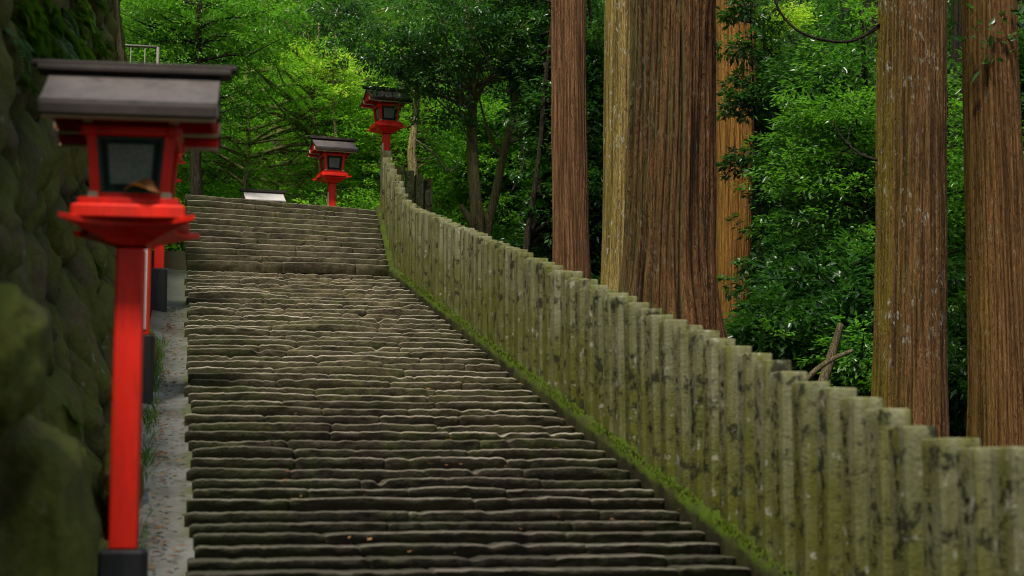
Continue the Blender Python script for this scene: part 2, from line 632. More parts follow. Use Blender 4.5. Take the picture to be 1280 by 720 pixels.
XL, XR = .12, 4.04
y = YB
k = 0
while y < YM - .2:
    run = max(.30, .35 + .0145 * (y - 11.4))
    run *= random.uniform(.90, 1.10)
    z = plane(y)
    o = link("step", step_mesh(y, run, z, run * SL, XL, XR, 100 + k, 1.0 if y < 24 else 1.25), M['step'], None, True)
    o.parent = stair
    o.location = -stair.location
    y += run
    k += 1
# upper flight, squarer cut stone
NU = 12
for i in range(NU):
    rise = (ZT - ZM) / NU
    run = (YT - YM) / NU
    sk = -.004 * i if i < NU - 2 else -.05
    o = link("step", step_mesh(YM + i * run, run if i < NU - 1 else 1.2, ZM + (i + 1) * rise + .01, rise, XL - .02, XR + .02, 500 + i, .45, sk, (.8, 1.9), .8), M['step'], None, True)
    o.parent = stair
    o.location = -stair.location

# landing at the foot
b = MB()
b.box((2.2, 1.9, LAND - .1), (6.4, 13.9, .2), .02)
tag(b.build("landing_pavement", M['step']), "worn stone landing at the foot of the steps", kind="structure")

# drainage channel beside the steps
V, Fs = [], []
ny = 160
for j in range(ny + 1):
    yy = 5.0 + (33.4 - 5.0) * j / ny
    zz = plane(max(yy, YB)) - .10
    for i, (x, dz) in enumerate(((-.42, .03), (-.24, .0), (-.20, -.015), (-.1, -.03), (0, -.035), (.07, -.03), (.10, -.02), (.20, -.02))):
        V.append((x, yy, zz + dz + .012 * noise.noise(Vector((x * 5, yy * 2.2, 0)))))
Fs = [(j * 8 + i, j * 8 + i + 1, (j + 1) * 8 + i + 1, (j + 1) * 8 + i) for j in range(ny) for i in range(7)]
me = bpy.data.meshes.new("drain_channel")
me.from_pydata(V, [], Fs)
tag(link("drain_channel", me, M['concrete'], None, True), "pale concrete drainage channel running up beside the steps", kind="structure")

# ------------------------------------------------------------------ left rock wall
def build_wall():
    ys = []
    y = 3.2
    while y < 36.6:
        ys.append(y)
        y += .035 + .0022 * y
    nh = 120
    V, Cv = [], []
    for y in ys:
        g = plane(max(y, YB)) - .45
        for j in range(nh + 1):
            h = 6.6 * j / nh
            p = Vector((y * 1.0, h * 1.15, .0))
            p += Vector((noise.noise(Vector((y * .8, h * .8, 5))), noise.noise(Vector((y * .8, h * .8, 9))), 0)) * .35
            dist, _ = noise.voronoi(Vector((p.x * 1.15, p.y * 1.0, 0)))
            e = dist[1] - dist[0]
            cre = math.exp(-e / .10)
            dome = 1 - math.exp(-e / .22)
            cell = noise.cell(Vector((dist[2] * 3, dist[0] * 0, 1)))
            rough = noise.fractal(Vector((y * 2.1, h * 2.1, 3)), .8, 2.1, 5)
            big = noise.noise(Vector((y * .33, h * .35, 8)))
            x = -.62 - .30 * min(h, 1.9) - .07 * max(0, h - 1.9) + .13 * dome - .14 * cre + .10 * rough + .20 * big
            x = min(x, -.34 - .30 * min(h, 1.9) - .05 * max(0, h - 1.9))
            V.append((x, y + .03 * rough, g + h + .05 * noise.noise(Vector((y * 3, h * 3, 1)))))
            Cv.append(min(1, cre * 1.1))
    # run the top back into the bank
    n = nh + 1
    Fs = [(i * n + j, (i + 1) * n + j, (i + 1) * n + j + 1, i * n + j + 1) for i in range(len(ys) - 1) for j in range(nh)]
    me = bpy.data.meshes.new("rock_wall")
    me.from_pydata(V, [], Fs)
    a = me.attributes.new("crev", 'FLOAT', 'POINT')
    a.data.foreach_set("value", Cv)
    global WALL
    from mathutils.bvhtree import BVHTree
    WALL = BVHTree.FromPolygons(V, Fs)
    o = link("rock_wall", me, M['rock'], None, True)
    return tag(o, "tall dark mossy natural rock retaining wall along the left of the stairs", "rock wall")


build_wall()


def boulder(loc, size, seed, label, rz=0.0, group=None):
    me = bpy.data.meshes.new("mossy_boulder")
    import bmesh
    bm = bmesh.new()
    bmesh.ops.create_icosphere(bm, subdivisions=5, radius=1)
    for v in bm.verts:
        p = v.co.copy()
        s = Vector((seed * 3.1, seed * 1.7, 0))
        d = 1 + .22 * noise.noise(p * 1.1 + s) + .13 * noise.noise(p * 2.7 + s) + .05 * noise.fractal(p * 6 + s, .8, 2, 4)
        q = p * d
        q = Vector([math.copysign(abs(c) ** .85, c) for c in q])
        v.co = Vector((q.x * size[0], q.y * size[1], q.z * size[2]))
    bm.to_mesh(me)
    bm.free()
    o = link("mossy_boulder", me, M['rock'], None, True)
    o.location = loc
    o.rotation_euler = (0.1, 0.08, rz)
    return tag(o, label, "boulder", group)


boulder((-.66, 7.9, -.50), (.30, .62, .72), 1, "large moss covered boulder at lower left beside the nearest lantern's base")
boulder((-.82, 7.0, .48), (.27, .45, .30), 2, "smooth rounded olive boulder at left edge halfway up the rock wall")
boulder((-.50, 10.6, -.72), (.22, .5, .34), 3, "low mossy rock between nearest lantern's base and the channel")
boulder((-.44, 14.0, -.05), (.17, .55, .36), 4, "slanting mossy rock beside the channel below the second lantern's black base")
boulder((-.42, 20.6, 1.45), (.16, .7, .40), 5, "bright moss topped rock beside the channel between second and third lanterns")

# ------------------------------------------------------------------ stone fence
def picket_mesh(seed, h, w=.205, d=.235, carved=False):
    rnd = random.Random(seed)
    nz = 26
    V, Fs = [], []
    prof = []
    b = .014
    for k in range(nz + 1):
        z = -.5 + (h + .5) * k / nz
        prof.append((z, 0))
    prof[-1] = (h - b, 0)
    prof += [(h - b * .3, b * .3), (h, b * .9)]
    ring = []
    c = .018
    for s, e in (((-1, -1), (1, -1)), ((1, -1), (1, 1)), ((1, 1), (-1, 1)), ((-1, 1), (-1, -1))):
        for t in (.05, .5, .95):
            ring.append(((s[0] * (1 - t) + e[0] * t) * w / 2, (s[1] * (1 - t) + e[1] * t) * d / 2))
    m = len(ring)
    for (z, ins) in prof:
        for (x, y_) in ring:
            f = 1 - ins / (w / 2)
            nn = noise.noise(Vector((x * 9 + seed, y_ * 9, z * 4))) * .006 + noise.noise(Vector((x * 30 + seed, y_ * 30, z * 17))) * .003
            V.append((x * f + nn, y_ * f + nn * (1 if y_ > 0 else -1), z + (nn if z > h - .1 else 0)))
    for k in range(len(prof) - 1):
        for i in range(m):
            Fs.append((k * m + i, k * m + (i + 1) % m, (k + 1) * m + (i + 1) % m, (k + 1) * m + i))
    Fs.append(tuple((len(prof) - 1) * m + i for i in range(m)))
    nb = len(Fs)
    if carved:
        z = h - .16
        while z > h - 1.05:
            for _ in range(rnd.randint(2, 4)):
                cy, cz = rnd.uniform(-.034, .034), z + rnd.uniform(-.034, .034)
                L, wd = rnd.uniform(.025, .062), rnd.uniform(.009, .017)
                a = rnd.choice([0, 0, pi / 2, pi / 2, .7, -.7]) + rnd.uniform(-.25, .25)
                dy, dz = cos(a) * L / 2, sin(a) * L / 2
                py, pz = -sin(a) * wd / 2, cos(a) * wd / 2
                x = -w / 2 - .006
                k = len(V)
                V += [(x, cy - dy - py, cz - dz - pz), (x, cy + dy - py * .4, cz + dz - pz * .4), (x, cy + dy + py * .4, cz + dz + pz * .4), (x, cy - dy + py, cz - dz + pz)]
                Fs.append((k + 3, k + 2, k + 1, k))
            z -= rnd.uniform(.085, .12)
    me = bpy.data.meshes.new("picket")
    me.from_pydata(V, [], Fs)
    me.materials.append(M['picket'])
    me.materials.append(M['ink'])
    me.polygons.foreach_set("material_index", [0] * nb + [1] * (len(Fs) - nb))
    me.polygons.foreach_set("use_smooth", [True] * len(me.polygons))
    me.set_sharp_from_angle(angle=radians(30))
    return me


FX = 4.26
PK = [picket_mesh(i, 1.46) for i in range(8)]
fence = empty("stone_fence", (FX, YB, LAND))
tag(fence, "long weathered fence of square stone pickets climbing the right side of the stairs", "stone fence")


def fence_top(y):
    """top of the row"""
    z = plane(y) + 1.46
    if y > 31.4:
        z += (y - 31.4) * .26
    return z


PKC = [picket_mesh(20 + i, 1.46, carved=True) for i in range(8)]
pi_ = 0
y = 9.15
plist = []
while y < 35.2:
    plist.append((y, fence_top(y)))
    y += .40 if y < 31 else .42
# level run by the landing and the taller corner post
zl = .155
for q in range(1, 15):
    plist.append((8.72 - .40 * q, zl - .0 * q))
for (y, zt) in plist:
    me = (PKC if y < 17.5 else PK)[(pi_ * 5 + int(y * 3)) % 8]
    o = link("picket", me)
    o.parent = fence
    o.location = Vector((FX + random.uniform(-.012, .012), y + random.uniform(-.012, .012), zt - 1.46 + random.uniform(-.02, .02))) - fence.location
    o.rotation_euler = (random.uniform(-.014, .014), random.uniform(-.012, .012), random.uniform(-.06, .06))
    pi_ += 1
cp = link("corner_post", picket_mesh(91, 1.56, .25, .25, True))
cp.parent = fence
cp.location = Vector((FX + .02, 8.74, .235 - 1.56)) - fence.location

# moss covered kerb the pickets stand on
V, Fs = [], []
ys = list(np.arange(2.8, 35.3, .05))
prof = [(-.215, -.55), (-.212, -.10), (-.205, .03), (-.185, .075), (-.15, .10), (-.09, .12), (.20, .10), (.24, -.5)]
for y in ys:
    z = plane(max(y, YB)) if y < YM else ZM + (min(y, YT) - YM) * (ZT - ZM) / (YT - YM) * .97
    for i, (dx, dz) in enumerate(prof):
        nn = noise.noise(Vector((dx * 6, y * 3.5, 2))) * .022 + noise.noise(Vector((dx * 22, y * 15, 4))) * .012
        V.append((FX + dx + (nn if i < 4 else 0), y, z + dz + (nn if 1 < i < 7 else 0)))
n = len(prof)
Fs = [(j * n + i, j * n + i + 1, (j + 1) * n + i + 1, (j + 1) * n + i) for j in range(len(ys) - 1) for i in range(n - 1)]
me = bpy.data.meshes.new("kerb")
me.from_pydata(V, [], Fs)


def m_kerb():
    N = NM("mossy_kerb")
    v = N.coord()
    f = N.noise(v, 34, 6, .75)
    g = N.noise(v, 2.6, 6, .7)
    nz = N.sep(N.n("ShaderNodeNewGeometry").outputs["Normal"])[2]
    up = N.ramp(N.math('ADD', nz, N.math('MULTIPLY', N.math('SUBTRACT', g, .5), .9)), [(.15, 0), (.45, 1)])
    c = N.mix(up, N.mix(f, (.010, .008, .004), (.032, .028, .014)), N.mix(f, (.020, .038, .003), (.075, .115, .008)))
    c = N.mix(N.ramp(g, [(.46, 0), (.58, .85)]), c, (.040, .040, .014))
    N.principled(c, .95, .1, N.bump(f, 1.0, .02))
    return N.m


o = link("kerb", me, m_kerb(), None, True)
o.parent = fence
o.location = -fence.location

# short return fence at the top
rf = empty("stone_fence", (4.9, 35.6, 5.2))
tag(rf, "short row of dark old stone posts behind the top of the picket fence", "stone fence")
for (px, pt, yy) in ((499.5, 209, 35.6), (512, 214, 35.7), (523.5, 219, 35.8), (535, 224, 35.9)):
    p = at(px, pt, yy)
    o = link("picket", PK[int(px) % 8])
    o.parent = rf
    o.location = p - Vector((0, 0, 1.46)) - rf.location
    o.scale = (.85, 1, 1)
b = MB()
b.box((.1, .15, -.10), (1.2, .4, .5), .04)
b.build("footing", M['picket'], rf)

# grass and moss tufts on the kerb
def blades(name, pts, mat, seed, hmin, hmax, w, label):
    rs = np.random.RandomState(seed)
    V, Fs = [], []
    for (x, y, z) in pts:
        a = rs.uniform(0, 2 * pi)
        h = rs.uniform(hmin, hmax)
        l = rs.uniform(.2, .9) * h
        d = (cos(a), sin(a))
        n = (-d[1] * w, d[0] * w)
        i = len(V)
        V += [(x - n[0], y - n[1], z), (x + n[0], y + n[1], z), (x + d[0] * l * .4 + n[0] * .7, y + d[1] * l * .4 + n[1] * .7, z + h * .6), (x + d[0] * l, y + d[1] * l, z + h)]
        Fs += [(i, i + 1, i + 2), (i, i + 2, i + 3)]
    me = bpy.data.meshes.new(name)
    me.from_pydata(V, [], Fs)
    return tag(link(name, me, mat), label, kind="stuff")


rs = np.random.RandomState(3)
pts = []
for _ in range(9000):
    y = rs.uniform(9.2, 31)
    if noise.noise(Vector((0, y * 1.3, 4))) + .5 * rs.uniform(-1, 1) < -.1: continue
    pts.append((FX - .15 + rs.normal(0, .035), y, plane(y) + .105))
tag(blades("moss_tufts", pts, M['moss'], 4, .01, .038, .005, "bright green moss and short grass along the top of the fence kerb"), cat="moss")
pts = []
for _ in range(1000):
    yc = rs.choice([9.6, 10.8, 12.2, 15.3, 17.2, 19.4, 20.5, 21.5, 22.3])
    y = yc + rs.normal(0, .35)
    pts.append((-.27 + rs.normal(0, .04), y, plane(max(y, YB)) - .08))
tag(blades("grass", pts, M['fern'], 5, .03, .13, .005, "bright grass tufts along the wall side of the drainage channel"), cat="grass")

# fallen leaves
V, Fs = [], []
for q in range(900):
    if q < 720:
        y = rs.uniform(9.0, 27); x = rs.choice([rs.normal(-.15, .05), rs.uniform(-.2, .08)]); z = plane(y) - .10
    else:
        y = rs.uniform(9.0, 31); x = rs.uniform(.2, 4.0); z = plane(y) + .12
    a = rs.uniform(0, 6.28); L = rs.uniform(.015, .045); w = L * .4
    d = Vector((cos(a), sin(a), rs.uniform(-.2, .2))) * L
    n = Vector((-sin(a), cos(a), rs.uniform(-.5, .5))) * w
    c = Vector((x, y, z + .012))
    i = len(V)
    V += [c - d, c + n, c + d, c - n]
    Fs += [(i, i + 1, i + 2, i + 3)]
me = bpy.data.meshes.new("fallen_leaves")
me.from_pydata([tuple(v) for v in V], [], Fs)
tag(link("fallen_leaves", me, M['dry']), "small brown fallen leaves scattered over the channel and steps", "fallen leaves", kind="stuff")

# ------------------------------------------------------------------ lanterns
def make_lantern():
    t = empty("lantern")
    b = MB(); b.box((0, 0, .24), (.25, .25, 1.08), .018); b.build("base", M['black'], t)
    b = MB(); b.box((0, 0, 1.60), (.15, .15, 1.64), .010); b.build("pole", M['red'], t)
    # shallow dish with swept-out corners, rising from the pole
    b = MB()
    prof = []
    n = 12
    rings = [(2.43, .082, 0.0), (2.465, .16, .02), (2.492, .25, .06), (2.515, .335, .11), (2.540, .340, .12), (2.555, .29, .03)]
    for (z, r, cor) in rings:
        for q in range(4):
            for i in range(n):
                s = i / n * 2 - 1
                x, yv = s * r, -r
                k = abs(s) ** 3
                pinch = 1 - .30 * (1 - s * s) * (1 if r > .12 else 0)
                x2, y2 = x, yv * pinch
                a = q * pi / 2
                cz = cor * k * .6
                sc_ = 1 + cor * k * .45
                b.v.append(((x2 * cos(a) - y2 * sin(a)) * sc_, (x2 * sin(a) + y2 * cos(a)) * sc_, z + cz * .35))
    m = 4 * n
    for r in range(len(rings) - 1):
        for i in range(m):
            b.f.append((r * m + i, r * m + (i + 1) % m, (r + 1) * m + (i + 1) % m, (r + 1) * m + i))
    b.f.append(tuple((len(rings) - 1) * m + i for i in range(m)))
    b.build("flared_tray", M['red'], t)
    b = MB()
    b.box((0, 0, 2.585), (.60, .60, .08), .012)
    b.box((0, 0, 2.645), (.54, .54, .04), .008)
    b.build("sill", M['red'], t)
    # lamp box, wider at the top
    zb, zt, wb, wt = 2.665, 3.055, .205, .238

    def corner(sx, sy, z, w, e):
        return [(sx * w, sy * w, z), (sx * (w - e), sy * w, z), (sx * (w - e), sy * (w - e), z), (sx * w, sy * (w - e), z)]
    for sx in (-1, 1):
        for sy in (-1, 1):
            b = MB()
            qb, qt = corner(sx, sy, zb, wb, .05), corner(sx, sy, zt, wt, .05)
            if sx * sy < 0: qb.reverse(); qt.reverse()
            b.prism(qb, qt)
            b.build("corner_post", M['red'], t)
    for q in range(4):
        a = q * pi / 2
        R = Matrix.Rotation(a, 3, 'Z')
        b = MB()
        c = R @ Vector((0, -(wt - .012), zt - .02 - .002 * (q % 2)))
        b.box(c, (.54, .055, .05), .006, R)
        b.build("rail", M['red'], t)
        b = MB()
        c = R @ Vector((0, -(wb - .02), zb + .018))
        b.box(c, (.32, .035, .032), .004, R)
        b.build("rail", M['red'], t)
    for q in range(4):
        a = q * pi / 2
        R = Matrix.Rotation(a, 3, 'Z')
        z0, z1 = zb + .034, zt - .045
        w0, w1 = wb - .050, wt - .050
        y0, y1 = -(wb - .022), -(wt - .026)
        g = MB()
        g.add([R @ Vector(p) for p in ((-w0, y0 + .012, z0), (w0, y0 + .012, z0), (w1, y1 + .012, z1), (-w1, y1 + .012, z1))], [(0, 1, 2, 3)])
        pane = g.build("window", M['glass'], t)
        s = MB()

        def strip(u0, v0, u1, v1, dy):
            P = []
            for (u, v) in ((u0, v0), (u1, v0), (u1, v1), (u0, v1)):
                ww = w0 + (w1 - w0) * v
                P.append(R @ Vector(((u * 2 - 1) * ww, y0 + (y1 - y0) * v + dy, z0 + (z1 - z0) * v)))
            s.add(P, [(0, 1, 2, 3)])
        for (u0, v0, u1, v1) in ((0, 0, .06, 1), (.94, 0, 1, 1), (.06, 0, .94, .05), (.06, .94, .94, 1), (.15, .05, .168, .94), (.21, .05, .226, .94), (.774, .05, .79, .94), (.832, .05, .85, .94), (.226, .16, .774, .18), (.226, .24, .774, .255), (.226, .80, .774, .815), (.226, .87, .774, .885)):
            strip(u0, v0, u1, v1, .004)
        s.build("sash", M['sash'], pane)
        s = MB()
        strip(.17, .17, .83, .86, .002)
        s.build("lamp_paper", M['paper'], pane)
    for sx in (-1, 1):
        for (z, w) in ((2.665, wb), (3.085, wt)):
            for sy in (-1, 1):
                b = MB()
                b.box((sx * (w - .01), sy * (w + .014), z + .012), (.055, .045, .045), .006)
                b.build("end_cap", M['cream'], t)
    # frieze and beams under the eaves
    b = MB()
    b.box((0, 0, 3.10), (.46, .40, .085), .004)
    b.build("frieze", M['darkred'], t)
    for sy in (-1, 1):
        b = MB()
        b.box((0, sy * .235, 3.155), (.90, .055, .06), .004)
        bm_ = b.build("eave_beam", M['red'], t)
        b = MB()
        b.box((0, sy * .235, 3.117), (.905, .060, .014), .002)
        b.build("trim", M['cream'], bm_)
        b = MB()
        b.box((0, sy * .392, 3.100), (.90, .045, .045), .004)
        bm_ = b.build("eave_beam", M['red'], t)
        b = MB()
        b.box((0, sy * .398, 3.070), (.905, .052, .014), .002)
        b.build("trim", M['cream'], bm_)
        for sx in (-1, 1):
            b = MB()
            b.box((sx * .458, sy * .235, 3.155), (.014, .062, .066), .003)
            b.build("beam_end", M['cream'], t)
    # curved gable roof
    Lx, hd = .465, .45
    prof = []
    for i in range(9):
        s = i / 8
        prof.append((hd * (1 - s), 3.155 + .255 * (s ** 1.2)))
    th = .035
    b = MB()
    full = [(-p[0], p[1]) for p in prof] + [(p[0], p[1]) for p in reversed(prof[:-1])]
    low = [(p[0] * .995, p[1] - th) for p in full]
    k = len(full)
    for x in (-Lx, Lx):
        b.v += [(x, p[0], p[1]) for p in full] + [(x, p[0], p[1]) for p in low]
    for i in range(k - 1):
        b.f.append((i, 2 * k + i, 2 * k + i + 1, i + 1))
        b.f.append((k + i, k + i + 1, 3 * k + i + 1, 3 * k + i))
        b.f.append((i, i + 1, k + i + 1, k + i))
        b.f.append((2 * k + i, 3 * k + i, 3 * k + i + 1, 2 * k + i + 1))
    b.f.append((0, k, 3 * k, 2 * k)); b.f.append((k - 1, 3 * k - 1, 4 * k - 1, 2 * k - 1))
    rf_ = b.build("roof", M['roofm'], t)
    for sy in (-1, 1):
        b = MB()
        b.box((0, sy * .440, 3.105), (.925, .035, .058), .004)
        b.build("fascia", M['roofdark'], rf_)
        P0, P1 = (sy * .41, 3.128), (sy * .02, 3.36)
        b = MB()
        vs = [(-.45, P0[0], P0[1]), (.45, P0[0], P0[1]), (.45, P1[0], P1[1]), (-.45, P1[0], P1[1])]
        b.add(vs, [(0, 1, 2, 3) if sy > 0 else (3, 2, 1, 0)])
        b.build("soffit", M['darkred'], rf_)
    b = MB()
    b.box((0, 0, 3.415), (1.06, .16, .035), .008)
    b.box((0, 0, 3.447), (1.12, .11, .030), .008)
    b.build("ridge_cap", M['roofdark'], rf_)
    # gable triangle
    for sx in (-1, 1):
        b = MB()
        pr = [(sx * .44, -.35, 3.13), (sx * .44, .35, 3.13), (sx * .44, 0, 3.345)]
        pr2 = [(sx * .42, y_, z_) for (_, y_, z_) in pr]
        if sx < 0: pr.reverse(); pr2.reverse()
        b.prism(pr2, pr)
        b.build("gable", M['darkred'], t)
    return t


lan = make_lantern()
lan.location = (-.268, 9.34, -1.15)
lan.rotation_euler = (0, 0, radians(-3))
LG = "red wooden lanterns along the stairs"
tag(lan, "largest blurred red lantern on tall pole, nearest, standing against the rock wall", "lantern", LG)


def plate(parent, face, h0, h1, w):
    b = MB()
    if face == 'front':
        b.box((-.0, -.081, (h0 + h1) / 2), (w, .012, h1 - h0), .003)
    else:
        b.box((-.082, 0, (h0 + h1) / 2), (.014, w, h1 - h0), .003)
    b.build("name_plate", M['white'], parent)


def lantern(loc, rz, label, face):
    t = copy_tree(lan)
    t.location = loc
    t.rotation_euler = (0, 0, radians(rz))
    t["label"] = label
    if face: plate(t, face, .84 if face == 'front' else 1.02, 2.22, .10)
    return t


lantern((-.392, 18.37, plane(18.37) - .15), -5, "second red lantern mostly hidden behind the nearest one, white plate on its pole", 'front')
lantern((-.33, 26.47, plane(26.47) - .22), -5, "third red lantern up the left side, black base shown and head hidden", None)
p3 = at(414.5, 260, 36.3)
lantern((p3.x, 36.3, 4.09), 9, "small red lantern standing behind the crest of the steps, with white plate on its pole", 'left')
p4 = at(482.5, 205, 35.55)
lantern((p4.x, 35.55, 5.09), 10, "highest red lantern behind the top of the fence, roof half covered by dark leaves", 'left')
p5 = at(329, 238, 39.0)
lantern((p5.x, 39.0, p5.z - 3.45), 6, "lantern beyond the crest showing only its pale grey roof", 'left')

l5 = [o for o in C.objects if o.parent is None and o.get("label", "").startswith("lantern beyond")][0]
for ch in l5.children:
    if ch.name.startswith("roof"):
        ch.data = ch.data.copy()
        ch.data.materials[0] = m_paint("skylit_roof", (.50, .47, .48), .45, .3, .3, (.3, .27, .27))  # sky reflection on this roof painted as a paler colour
# brown leaf shape added in place of a reflection in the nearest lantern's window
V, Fs = [], []
for i in range(9):
    for j in range(5):
        u, v = i / 8, j / 4 - .5
        w = .065 * math.sin(pi * min(1, u * 1.02)) ** .7
        V.append((u * .20 - .10, v * w * 1.6, .022 + .04 * sin(u * 3) + .5 * abs(v) * w * 1.5 + .012 * sin(u * 9 + v * 4)))
Fs = [(i * 5 + j, (i + 1) * 5 + j, (i + 1) * 5 + j + 1, i * 5 + j + 1) for i in range(8) for j in range(4)]
me = bpy.data.meshes.new("dry_leaf_and_reflection")
me.from_pydata(V, [], Fs)
o = link("dry_leaf_and_reflection", me, M['dry'], None, True)
o.location = (-.268 + .055, 9.34 - .262, -1.15 + 2.672)
o.rotation_euler = (.5, .15, -.25)
tag(o, "curled brown dry leaf resting on the nearest lantern's window sill", "dry leaf")

# ------------------------------------------------------------------ cedars
def cedar(px, top_px, base_py, Y, wpx_base, wpx_top, mat, seed, label, amp=.02, nf=34, flare=.25, nseg=180, zext=9.0, ctr_shift=0.0):
    pb = at(px, base_py, Y)
    pt = at(top_px, 0, Y)
    gz = height(pb.x, Y) - .4
    lean = (pt.x - pb.x) / (pt.z - pb.z)
    d = pb.dot(FW); dt = pt.dot(FW)
    r0 = wpx_base / 2 * d / F_PX
    r1 = wpx_top / 2 * dt / F_PX
    H0, H1 = gz, pt.z + zext
    t = empty("cedar_tree", (pb.x + lean * (gz - pb.z), Y, gz))
    tag(t, label, "cedar tree", "tall cedar trunks behind the fence")
    nh = 190
    V, Cv, Fs = [], [], []
    for j in range(nh + 1):
        s = j / nh
        z = H0 + (H1 - H0) * s
        f = (z - pb.z) / (pt.z - pb.z)
        R = r0 + (r1 - r0) * f
        if f < 0.25:
            R += flare * r0 * (.25 - f) ** 2 * 4
        R = max(R, r1 * .45)
        cx = lean * (z - gz) + .03 * noise.noise(Vector((seed, z * .25, 0)))
        cy = .03 * noise.noise(Vector((seed + 9, z * .25, 0)))
        for i in range(nseg):
            a = 2 * pi * i / nseg
            warp = .35 * noise.noise(Vector((cos(a) * 1.2 + seed, sin(a) * 1.2, z * .45)))
            q = a * nf / 2 / pi + warp * 2.2
            # cyclic furrow noise
            n1 = noise.noise(Vector((cos(a) * nf * .17 + warp, sin(a) * nf * .17 + seed, z * .22)))
            n2 = noise.noise(Vector((cos(a) * nf * .42 + warp, sin(a) * nf * .42 + seed, z * .5)))
            rid = 1 - abs(n1) * 2.2
            rid2 = 1 - abs(n2) * 2.2
            fur = max(0, rid) ** 3 * .75 + max(0, rid2) ** 3 * .45
            lob = .05 * noise.noise(Vector((cos(a) * 1.1 + seed * 2, sin(a) * 1.1, z * .12)))
            lobf = flare * .5 * max(0, .12 - f) * (sin(a * 5 + seed) + .6 * sin(a * 3 + seed * 2)) * 2
            rr = R * (1 + lob + lobf) - amp * fur + amp * .35 * n2
            V.append((cx + cos(a) * rr, cy + sin(a) * rr, z - gz))
            Cv.append(min(1, fur))
    Fs = [(j * nseg + i, j * nseg + (i + 1) % nseg, (j + 1) * nseg + (i + 1) % nseg, (j + 1) * nseg + i) for j in range(nh) for i in range(nseg)]
    me = bpy.data.meshes.new("trunk")
    me.from_pydata(V, [], Fs)
    at_ = me.attributes.new("crev", 'FLOAT', 'POINT')
    at_.data.foreach_set("value", Cv)
    link("trunk", me, mat, t, True)
    return t, pb, pt


c1, *_ = cedar(714, 710, 345, 30.0, 47, 44, M['bark1'], 1, "slender smooth reddish brown cedar trunk, leftmost of the tall straight trunks", .020, 46)
c2, *_ = cedar(783, 783, 365, 26.6, 62, 54, M['bark2'], 2, "yellowish lichen spotted cedar trunk tucked against the left side of the thickest trunk", .014, 40, .4)
c3, *_ = cedar(836, 843, 400, 20.1, 118, 106, M['bark3'], 3, "thickest dark red brown cedar trunk with deep vertical furrows", .065, 44, .55, 300)
c4, *_ = cedar(914, 921, 425, 33.3, 42, 52, M['bark4'], 4, "orange lit cedar trunk half hidden by leaves just right of the thickest trunk", .016, 36, -.2)
c5, p5b, p5t = cedar(1136, 1142, 540, 19.7, 93, 84, M['bark5'], 5, "stout cedar trunk with pale lichen flecks and mossy yellow left edge", .034, 56, .2, 240)
c6, p6b, p6t = cedar(1252, 1237, 565, 21.3, 80, 68, M['bark6'], 6, "orange brown cedar trunk at the right edge with climbing leaves near its top", .026, 50, .2, 220)
c7, *_ = cedar(1198, 1200, 540, 29.0, 26, 20, M['barkd'], 7, "thin dark trunk in the gap between the two rightmost cedars", .015, 24, .1, 60)
c8, *_ = cedar(1080, 1094, 500, 31.0, 26, 30, M['barkd'], 8, "dark shaded trunk just left of the lichen flecked cedar", .015, 24, .1, 60)

# ------------------------------------------------------------------ foliage
def leaf_cloud(name, centers, dirs, n_per, leaf_len, leaf_w, spread, seed, flat=.6, droop=.15, fold=.25, asp=1.0):
    """leaves set along short twigs: centers (n,3), dirs (n,3)"""
    rs = np.random.RandomState(seed)
    centers = np.asarray(centers, float); dirs = np.asarray(dirs, float)
    n = len(centers)
    idx = np.repeat(np.arange(n), n_per)
    m = len(idx)
    t = rs.uniform(-.35, 1.0, m)
    base = centers[idx] + dirs[idx] * (t * spread)[:, None]
    off = rs.normal(0, 1, (m, 3)) * np.array([1, 1, 1 - flat]) * spread * .42 * (1.15 - np.abs(t))[:, None]
    base += off
    d = dirs[idx] * .7 + off / (spread * .5) * .8 + rs.normal(0, .45, (m, 3))
    d[:, 2] = d[:, 2] * (1 - flat * .5) - droop
    d /= np.linalg.norm(d, axis=1)[:, None] + 1e-9
    up = np.array([0, 0, 1.0]) + rs.normal(0, .55 * (1.25 - flat), (m, 3))
    s = np.cross(d, up)
    s /= np.linalg.norm(s, axis=1)[:, None] + 1e-9
    nrm = np.cross(s, d)
    L = leaf_len * np.clip(np.exp(rs.normal(-.10, .32, m)), .4, 1.6)[:, None]
    W = leaf_w * rs.uniform(.7, 1.25, m)[:, None]
    p0 = base
    p2 = base + d * L
    md = base + d * L * .45
    p1 = md + s * W * .5 + nrm * W * fold
    p3 = md - s * W * .5 + nrm * W * fold
    V = np.stack([p0, p1, p2, p3], 1).reshape(-1, 3)
    q = np.arange(m) * 4
    T = np.stack([np.stack([q, q + 1, q + 2], 1), np.stack([q, q + 2, q + 3], 1)], 1).reshape(-1)
    me = bpy.data.meshes.new(name)
    me.vertices.add(len(V)); me.loops.add(len(T)); me.polygons.add(len(T) // 3)
    me.vertices.foreach_set("co", V.ravel())
    me.loops.foreach_set("vertex_index", T)
    me.polygons.foreach_set("loop_start", np.arange(0, len(T), 3))
    me.update(calc_edges=True)
    me.validate()
    return me


